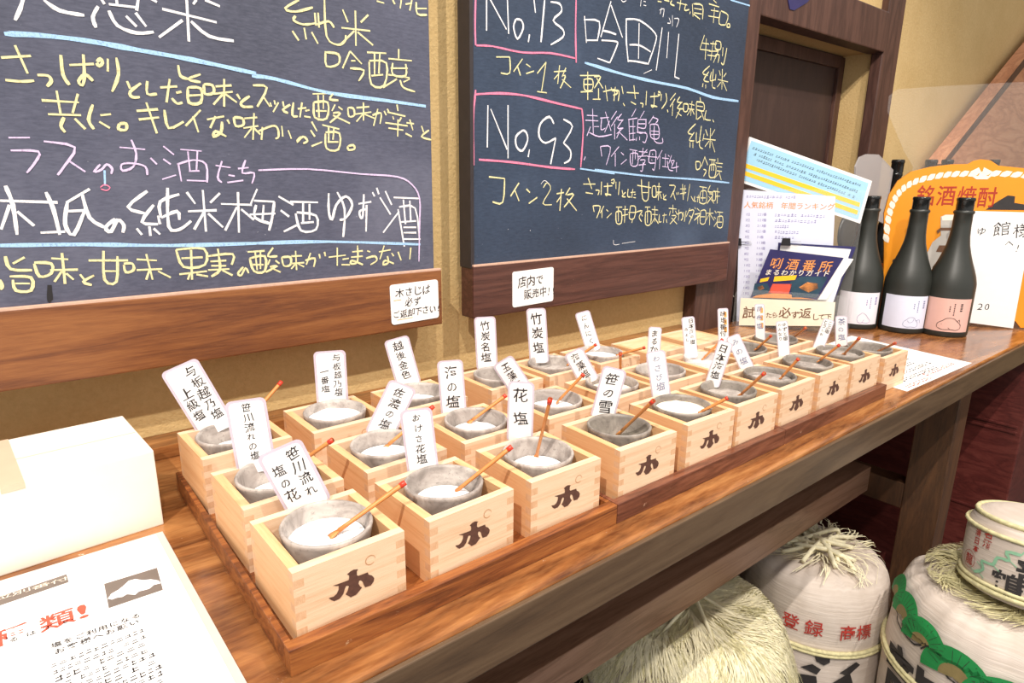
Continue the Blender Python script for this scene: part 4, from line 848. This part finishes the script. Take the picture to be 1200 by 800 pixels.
for a, b_ in zip(arc, arc[1:]):
    A, B = Vector(spx(*a)), Vector(spx(*b_)); d = (B - A); n_ = Vector((-d.y, d.x)).normalized() * .0068; c_ = (A + B) / 2; e = d * .36; k_ = d * .2
    pts = [c_ - e - n_ * .8 - k_, c_ + e * .5 - n_ - k_, c_ + e - n_ * .5, c_ + e + n_ * .8 + k_, c_ - e * .5 + n_ + k_, c_ - e + n_ * .4]
    poly(bm, [tuple(q) for q in pts], lambda u, v: sfn(u, v, .0004))
for P in ([(1138, 206), (1162, 206), (1157, 210), (1144, 210)], [(1137, 201), (1147, 196), (1150, 202), (1143, 205)], [(1163, 201), (1153, 196), (1151, 202), (1158, 205)]):
    poly(bm, [spx(*p) for p in P], lambda u, v: sfn(u, v, .0006))
link('rope_border', flat('rope', bm, M_offw), t)
bm = bmesh.new()
for ch, u, v in (('銘', 1085, 229), ('酒', 1109, 229), ('焼', 1133, 230), ('酎', 1157, 231)):
    q = spx(u, v); glyph(bm, ch, q[0], q[1], .047, lambda a, c_: sfn(a, c_, .0006), MID, .1, .82)
link('lettering', flat('l', bm, M_darkred), t)
K = (970, 180, 5.217)
def kq(P): return [spx(K[0] + x / K[2], K[1] + y / K[2]) for x, y in P]
for nm_, m_, P in (('black_print', M_barblack, [(965, 342), (1040, 290), (1100, 255), (1145, 260), (1140, 300), (1200, 310), (1260, 300), (1260, 345)]), ('black_print', M_barblack, [(400, 690), (395, 650), (450, 610), (455, 560), (480, 520), (505, 520), (500, 600), (440, 680)])):
    bm = bmesh.new(); poly(bm, kq(P), lambda u, v: sfn(u, v, .0006)); link(nm_, flat('bp', bm, m_), t, label='black silhouette print')
t = thing('jug_print', SP, 'grey picture of a stoneware jug on the sign between two bottles', 'picture')
for m_, o_, P in ((M_jar, .0010, [(600, 620), (640, 540), (690, 500), (690, 420), (690, 385), (720, 372), (830, 372), (830, 420), (820, 480), (870, 560), (870, 800), (610, 800)]), (M_offw, .0013, [(695, 385), (720, 374), (830, 376), (830, 408), (700, 408)]), (M_brown, .0014, [(665, 470), (690, 452), (830, 452), (830, 468), (690, 470), (672, 490)]), (M_brown, .0013, [(660, 600), (680, 560), (760, 560), (750, 605)]), (M_barblack, .0014, [(635, 745), (640, 690), (690, 632), (720, 640), (700, 690), (660, 745)])):
    bm = bmesh.new(); poly(bm, kq(P), lambda u, v: sfn(u, v, o_)); link('picture_print', flat('jp', bm, m_), t)
t = thing('handwritten_sheet', SP + SN * .003, 'white sheet with handwriting leaning on the orange sign', 'sheet')
P = [spx(u, v, .003) for u, v in ((1137, 378), (1187, 384), (1204, 300), (1212, 247), (1150, 247), (1130, 246), (1098, 246), (1098, 345), (1120, 350))]
P = [spx(u, v, .003) for u, v in ((1122, 376), (1187, 384.5), (1212, 249), (1137, 247))]
P = [(a, max(.0008, b_)) for a, b_ in P]
bm = bmesh.new(); prism(bm, [sfn(*p) for p in P], SN * .0008); link('paper_sheet', mesh('hs', bm, M_white), t)
P = [spx(u, v, .003) for u, v in ((1092, 330), (1140, 330), (1140, 246), (1094, 246))]
bm = bmesh.new()
for ch, u, v, s_ in (('ゆ', 1150, 271, .022), ('館', 1174, 268, .036), ('様', 1197, 270, .034), ('へ', 1183, 285, .018), ('2', 1152, 359, .022), ('0', 1160, 359, .022), ('!', 1197, 290, .02)):
    q = spx(u, v, .004); glyph(bm, ch, q[0], q[1], s_, lambda a, c_: sfn(a, c_, .0012), THIN, 1)
link('lettering', flat('l', bm, M_ink), t)
# bottles and stands behind the sign
for i, (u, x) in enumerate(((1053, 1.84), (1092, 2.02), (1111, 2.16), (1166, 2.55))):
    q = on_x(u, 187, x); t = thing('tall_bottle', (q.x, q.y, 0), ('tall dark bottle neck %s' % ('left of the orange sign', 'above the left shoulder of the orange sign', 'just left of the knot of the orange sign', 'behind the clear sheet right of the orange knot')[i]), 'bottle', 'tall bottles behind the orange sign')
    H = q.z; k = H / .2925
    bm = bmesh.new(); lathe(bm, [(r * .80, z * k) for r, z in BP], 28); link('bottle_body', mesh('b', bm, M_cap, True), t)
    bm = bmesh.new(); lathe(bm, [(r * .95, z * k) for r, z in CP], 24); link('cap', mesh('b', bm, M_cap, True), t)
t = thing('display_shelf', (1.62, .12, -.9), 'low dark shelf carrying the tall bottles behind the sign', 'shelf')
bm = bmesh.new(); box(bm, .48, 0, .86, 1.2, .32, .899, bev=.002); link('shelf_board', mesh('s', bm, M_beam), t)
for x, y in ((.5, .01), (1.15, .01), (.5, .27), (1.15, .27)): bm = bmesh.new(); box(bm, x, y, 0, x + .04, y + .04, .86); link('leg', mesh('s', bm, M_beam), t)
t = thing('card_holder', on_y(1025, 245, .37), 'frosted plastic card holder with cut corners behind the first black bottle', 'holder')
P = [on_y(u, v, .37) - t.location for u, v in ((1001, 245), (1003, 195), (1008, 184), (1016, 180.5), (1030, 181), (1047, 199), (1041, 235), (1036, 262))]
bm = bmesh.new(); prism(bm, P, Vector((0, .004, 0))); link('holder_sheet', mesh('h', bm, M_acrylb), t)
bm = bmesh.new(); box(bm, .0, 0, -t.location.z, .012, .012, -.03); link('holder_post', mesh('h', bm, M_acrylb), t)
t = thing('acrylic_screen', (1.95, .12, 0), 'large clear acrylic screen standing behind the orange sign', 'screen')
Q = [on_p(u, v, (1.95, .12, 0), (-.78, -.62, 0)) - t.location for u, v in ((1070, 195), (1060, 178), (1040, 130), (1042, 112), (1052, 104.5), (1100, 101), (1175, 97), (1290, 92), (1290, 195))]
bm = bmesh.new(); prism(bm, Q, Vector((.003, .002, 0))); link('screen_sheet', mesh('sc', bm, M_acryl), t)
bm = bmesh.new(); prism(bm, [Q[0], Q[-1], Vector((Q[-1].x, Q[-1].y, 0)), Vector((Q[0].x, Q[0].y, 0))], Vector((.003, .002, 0))); link('screen_leg', mesh('sc', bm, M_acryl), t)
t = thing('slanted_board', (2.3, .36, .3), 'salmon brown wooden board slanting up at the right edge of the picture', 'board')
P = [on_y(u, v, .38) - t.location for u, v in ((1105, 192), (1204, 66), (1330, -90), (1420, 20), (1300, 200), (1240, 240), (1150, 235))]
bm = bmesh.new(); prism(bm, P, Vector((0, .05, 0))); link('board_face', mesh('sb', bm, M_salmon), t)
P = [on_y(u, v, .376) - t.location for u, v in ((1105, 192), (1204, 66), (1330, -90), (1333, -84), (1207, 70), (1110, 192))]
bm = bmesh.new(); prism(bm, P, Vector((0, .004, 0))); link('board_edge', mesh('sb', bm, M_beam), t)
t = thing('hanging_cloth', (1.33, .43, .70), 'dark navy corner of cloth hanging over the door beam', 'cloth')
P = [on_y(u, v, .43) - t.location for u, v in ((921, -14), (926, 11), (931, 12), (946, 3), (960, -14))]
bm = bmesh.new(); prism(bm, P, Vector((0, .002, 0))); link('cloth_sheet', mesh('cl', bm, M_navy), t)
q = on_y(1020, 300, .3)
t = thing('round_ornament', on_y(992, 292, .37), 'dark round metal ornament half hidden behind the leaflets', 'ornament')
bm = bmesh.new(); lathe(bm, [(0, -.006), (.040, -.005), (.052, 0), (.040, .005), (0, .006)], 28, Matrix.Translation((-.01, 0, .045)) @ Matrix.Rotation(pi / 2, 4, 'X')); link('disc', mesh('disc', bm, M_black, True), t)
bm = bmesh.new(); box(bm, -.05, -.02, -t.location.z, .03, .02, -t.location.z + .012, bev=.002); tube(bm, [(-.01, 0, -t.location.z + .01), (-.01, 0, 0)], .006, 8); link('stand_foot', mesh('foot', bm, M_black), t)
t = thing('wicker_stool', (1.60, .30, 0), 'orange woven basket side showing between the first two black bottles', 'basket')
bm = bmesh.new()
for k in range(9): lathe(bm, [(.040, .004 + k * .013), (.0425, .0105 + k * .013), (.040, .017 + k * .013)], 20)
link('basket_side', mesh('ws', bm, M_orp, True), t)

# ================================================================ BARRELS UNDER THE TABLE
def dome(r, a, R, H, sq):
    """barrel top height at radius fraction"""
    return H - .0 - sq * (r / R) ** 3.5
def barrel(cx, cy, R, H, label, cloth=M_canvas, patch=M_straw, fold=.004, group='straw wrapped sake barrels', seed=0, center=.45, z0=-.9):
    t_ = thing('sake_barrel', (cx, cy, z0), label, 'barrel', group)
    prof = [(0, 0), (R * .90, 0), (R * .94, .012), (R * .985, H * .3), (R, H * .6), (R * .99, H * .80), (R * .95, H * .90), (R * .87, H * .96), (R * .72, H * .99), (R * .5, H * 1.0), (R * .3, H * .985), (0, H * .97)]
    # finer
    pp = catmull([Vector(p) for p in prof], 4)
    b_ = bmesh.new(); lathe(b_, [(max(0, p.x), p.y) for p in pp], 96)
    for v in b_.verts:
        a = math.atan2(v.co.y, v.co.x); rr = math.hypot(v.co.x, v.co.y); top = min(1, max(0, (v.co.z - H * .78) / (H * .2)))
        if rr > .02:
            d_ = fold * top * (noise.noise(Vector((a * 7, seed, 0))) + .6 * noise.noise(Vector((a * 19, seed, 5)))) + .003 * noise.noise(v.co * 12 + Vector((seed, 0, 0)))
            v.co += Vector((cos(a), sin(a), 0)) * d_ * (rr / R) + Vector((0, 0, d_ * 1.4 * min(1, rr / R * 1.5)))
    link('barrel_cover', mesh('cover', b_, cloth, True), t_)
    for zz in (.70, .685, .40, .385):
        b_ = bmesh.new(); tube(b_, [((R * 1.006 + .003) * cos(a * pi / 24), (R * 1.006 + .003) * sin(a * pi / 24), H * zz) for a in range(49)], .0042, 6, cap=False); link('rope_band', mesh('band', b_, M_straw2, True), t_)
    return t_, prof
def straw_top(t_, R, H, n, r0, r1, m, seed, wd=.0016, drop=0, name='straw_fringe'):
    rnd = random.Random(seed); b_ = bmesh.new()
    def zt(r): 
        q = min(1.05, r / R)
        return H * (.985 + .02 * min(1, q * 2)) - max(0, q - .72) ** 2 * R * 4.4
    for i in range(n):
        a = rnd.uniform(0, 2 * pi); ra = r0 + rnd.random() * (r1 - r0) * .75
        rb = min(r1, ra + rnd.uniform(.25, .6) * (r1 - r0)); da = rnd.uniform(-.12, .12) + 1.1 * noise.noise(Vector((cos(a) * 1.6, sin(a) * 1.6, seed + ra * 9))); L_ = []
        h = rnd.uniform(.001, .006) + .012 * max(0, noise.noise(Vector((cos(a) * 3, sin(a) * 3, ra * 30 + seed))))
        for k in range(4):
            f = k / 3; r = ra + (rb - ra) * f; aa = a + da * f * f; z = zt(r) + h + .004 * sin(f * 3)
            if r > R * 1.02: z -= (r - R * 1.02) * 2
            p = Vector((r * cos(aa), r * sin(aa), z)); s_ = Vector((-sin(aa), cos(aa), 0)) * wd * (1 - .6 * f)
            L_.append((b_.verts.new(p + s_), b_.verts.new(p - s_)))
        for A, B in zip(L_, L_[1:]): b_.faces.new((A[0], B[0], B[1], A[1]))
    return link(name, flat(name, b_, m), t_, kind='stuff')
def on_barrel(t_, R, H, a0):
    T = [(0, .9), (H * .3, .985), (H * .6, 1.0), (H * .80, .99), (H * .90, .95), (H * .96, .87), (H * .99, .72)]
    def f_(u, v):
        for (z0, k0), (z1, k1) in zip(T, T[1:]):
            if v <= z1: break
        k = k0 + (k1 - k0) * min(1, max(0, (v - z0) / (z1 - z0))); q = R * k + .0050 + (.004 if v > H * .85 else 0)
        return Vector((q * cos(a0 + u / R), q * sin(a0 + u / R), v))
    return f_
    return lambda u, v: Vector(((R + .0026) * cos(a0 + u / R), (R + .0026) * sin(a0 + u / R), v))
def rope(t_, pts, r, m=M_straw2, name='rope'):
    b_ = bmesh.new(); tube(b_, catmull([Vector(p) for p in pts], 4), r, 7); return link(name, mesh(name, b_, m, True), t_)

# barrel with red lettering (middle)
R2, H2 = .148, .47
BC = (1.145, .150)
t, _ = barrel(*BC, R2, H2, 'white cloth-covered barrel with red lettering and knotted straw rope on top', seed=2)
straw_top(t, R2, H2, 160, .0, .13, M_straw, 3, .0018)
rnd2 = random.Random(4)
for k in range(9):
    a = k * .72 + .4; b2 = a + rnd2.uniform(1.6, 2.6); m_ = rnd2.uniform(-.03, .03); ra, rb = rnd2.uniform(.04, .10), rnd2.uniform(.05, .105)
    rope(t, [(ra * cos(a), ra * sin(a), H2 + .006), (ra * .5 * cos(a) + m_, ra * .5 * sin(a), H2 + .010 + .0015 * k), (rb * .4 * cos(b2), rb * .4 * sin(b2) + m_ * .5, H2 + .011 + .0015 * (k % 4)), (rb * cos(b2), rb * sin(b2), H2 + .005)], .0048, M_straw)
ac = math.atan2(CAM.y - BC[1], CAM.x - BC[0])
f = on_barrel(t, R2, H2, ac)
bm = bmesh.new()
for ch, u in (('登', -.028), ('録', .014), ('商', .075), ('標', .108)): glyph(bm, ch, u, H2 * .80, .034, f, MID, .2)
link('red_lettering', flat('rl', bm, M_barredink), t)
bm = bmesh.new()
for P in ([(.020, .262), (.036, .270), (.048, .262), (.050, .247), (.040, .238), (.026, .244)], [(.0, .222), (.02, .236), (.036, .228), (.03, .214)], [(.07, .224), (.10, .248), (.11, .240), (.088, .218)], [(.06, .20), (.09, .225), (.10, .2), (.07, .15)], [(-.02, .20), (.03, .21), (.04, .16), (-.01, .15)]): poly(bm, [(u, v + .062) for u, v in P], f)
link('black_brush_mark', flat('bb', bm, M_barblack), t)
# left barrel, straw all over
R1, H1 = .182, .47
t, _ = barrel(.765, .200, R1, H1, 'barrel thickly topped with pale loose straw, left of the lettered barrel', seed=5)
straw_top(t, R1, H1, 6000, .0, .195, M_straw, 11, .0014); straw_top(t, R1, H1, 1500, .02, .21, M_straw2, 12, .0012, name='green_straw')
for k in range(4):
    a = k * .8 + .2; rope(t, [(.13 * cos(a), .13 * sin(a), H1 + .004), (.02, .01 * k, H1 + .016), (-.13 * cos(a), -.13 * sin(a), H1 + .006)], .0035, M_straw)
# right barrel with pine print
R3, H3 = .175, .54
PC = (1.175, -.175)
t, _ = barrel(*PC, R3, H3, 'white barrel with green pine print and black brush writing at the right', seed=9)
straw_top(t, R3, H3, 900, .03, .135, M_straw2, 21, .002)
ac3 = math.atan2(CAM.y - PC[1], CAM.x - PC[0]); f3 = on_barrel(t, R3, H3, ac3)
bm = bmesh.new(); bo = bmesh.new(); bl = bmesh.new(); up3 = Vector((cos(ac3), sin(ac3), .4)).normalized()
def fan(b_, cu, cv, r0, r1, lift):
    G = []
    for i_ in range(5):
        q = r0 + (r1 - r0) * i_ / 4; G.append([b_.verts.new(f3(cu + q * cos(radians(a)), cv + q * .95 * sin(radians(a))) + up3 * lift) for a in range(-14, 195, 13)])
    for A, B in zip(G, G[1:]):
        for k in range(len(A) - 1): b_.faces.new((A[k], B[k], B[k + 1], A[k + 1]))
for n_, (cu, cv, rr) in enumerate(((-.215, .478, .040), (-.165, .468, .044), (-.110, .452, .048), (-.050, .435, .054), (.020, .418, .060))):
    fan(bm, cu, cv, rr * .42, rr, .0004 * n_); fan(bo, cu, cv, rr * .02, rr * .43, .0004 * n_)
    for a in range(10, 175, 15): ribbon(bl, [(cu + rr * .5 * cos(radians(a)), cv + rr * .48 * sin(radians(a))), (cu + rr * .9 * cos(radians(a)), cv + rr * .86 * sin(radians(a)))], .0012, lambda u, v: f3(u, v) + up3 * (.0006 + .0004 * n_))
link('pine_print', flat('pg', bm, M_green), t, label='green pine tree print'); link('pine_shade', flat('po', bo, M_olive), t); link('pine_needles', flat('pl', bl, M_barblack), t)
bm = bmesh.new()
for s_ in ([(-.16, .30), (-.12, .285), (-.11, .27), (-.07, .275), (-.05, .30), (-.02, .275), (.02, .28), (.06, .262), (.1, .28)], [(-.05, .30), (-.06, .28)], [(.02, .28), (.03, .295)]): ribbon(bm, [(u * 1.3 - .03, v + .150 - u * .25) for u, v in s_], .004, f3)
link('branch_print', flat('br', bm, M_barblack), t)
bm = bmesh.new(); glyph(bm, '龍', -.11, .345, .15, f3, BOLD, .3); glyph(bm, '寿', .02, .275, .12, f3, BOLD, .3); link('black_brush_mark', flat('bb', bm, M_barblack), t)
bm = bmesh.new(); glyph(bm, '商', .082, .400, .055, f3, BOLD, .2); glyph(bm, '登', .14, .385, .055, f3, BOLD, .2); link('red_lettering', flat('rl', bm, M_barredink), t)
# small keg lying on it
KP = Vector((1.15, -.200, -.9 + H3 + .012))
t = thing('small_keg', KP, 'small white keg with green dragon print standing on the pine-print barrel', 'keg'); t.rotation_euler = (radians(-4), radians(9), 0)
RK, HK = .100, .140
b_ = bmesh.new(); pp = catmull([Vector(p) for p in ((0, 0), (RK * .82, 0), (RK * .93, .012), (RK, .035), (RK * 1.0, .095), (RK * .96, .115), (RK * .8, .132), (RK * .45, HK), (0, HK * .98))], 4)
lathe(b_, [(max(0, p.x), p.y) for p in pp], 64); link('keg_cover', mesh('kc', b_, M_canvas, True), t)
for zz, rr in ((.014, .0045), (.022, .0035), (.108, .0035), (.128, .004)):
    b_ = bmesh.new(); rad_ = RK * (1.0 if zz < .12 else .88); tube(b_, [((rad_ + .001) * cos(a * pi / 20), (rad_ + .001) * sin(a * pi / 20), zz) for a in range(41)], rr, 6, cap=False); link('rope_band', mesh('band', b_, M_straw2, True), t)
ack = math.atan2(CAM.y - KP.y, CAM.x - KP.x); fk = lambda u, v: Vector(((RK + .0022) * cos(ack + u / RK), (RK + .0022) * sin(ack + u / RK), v))
bm = bmesh.new(); text_v(bm, '名酒', -.066, .104, .016, fk, BOLD, .3); text_v(bm, '清日本', -.086, .098, .013, fk, BOLD, .3); glyph(bm, '龍', -.098, .048, .020, fk, MID, .1)
ribbon(bm, [(-.098 + .0145 * cos(a * pi / 9), .048 + .0145 * sin(a * pi / 9)) for a in range(19)], .0010, fk); link('red_lettering', flat('r', bm, M_barredink), t)
bm = bmesh.new(); D_ = lambda P: [(u * 1.35 - .052, v * 1.2 - .004) for u, v in P]
ribbon(bm, D_([(-.022, .030), (-.010, .040), (-.014, .050), (0, .052), (.004, .064), (.016, .066), (.012, .076), (.026, .078)]), .006, fk, Vector((0, 0, 0)))
for a, b2 in (((-.010, .040), (-.020, .046)), ((0, .052), (.008, .046)), ((.016, .066), (.024, .060)), ((-.022, .030), (-.030, .034)), ((.026, .078), (.03, .088)), ((-.016, .034), (-.008, .028))): ribbon(bm, D_([a, b2]), .0025, fk)
link('dragon_print', flat('dr', bm, M_mint), t, label='pale green dragon print')
bm = bmesh.new(); glyph(bm, '鶴', -.030, .034, .046, fk, BOLD, .3); glyph(bm, '龍', .010, .058, .062, fk, BOLD, .3); link('black_brush_mark', flat('bk', bm, M_barblack), t)
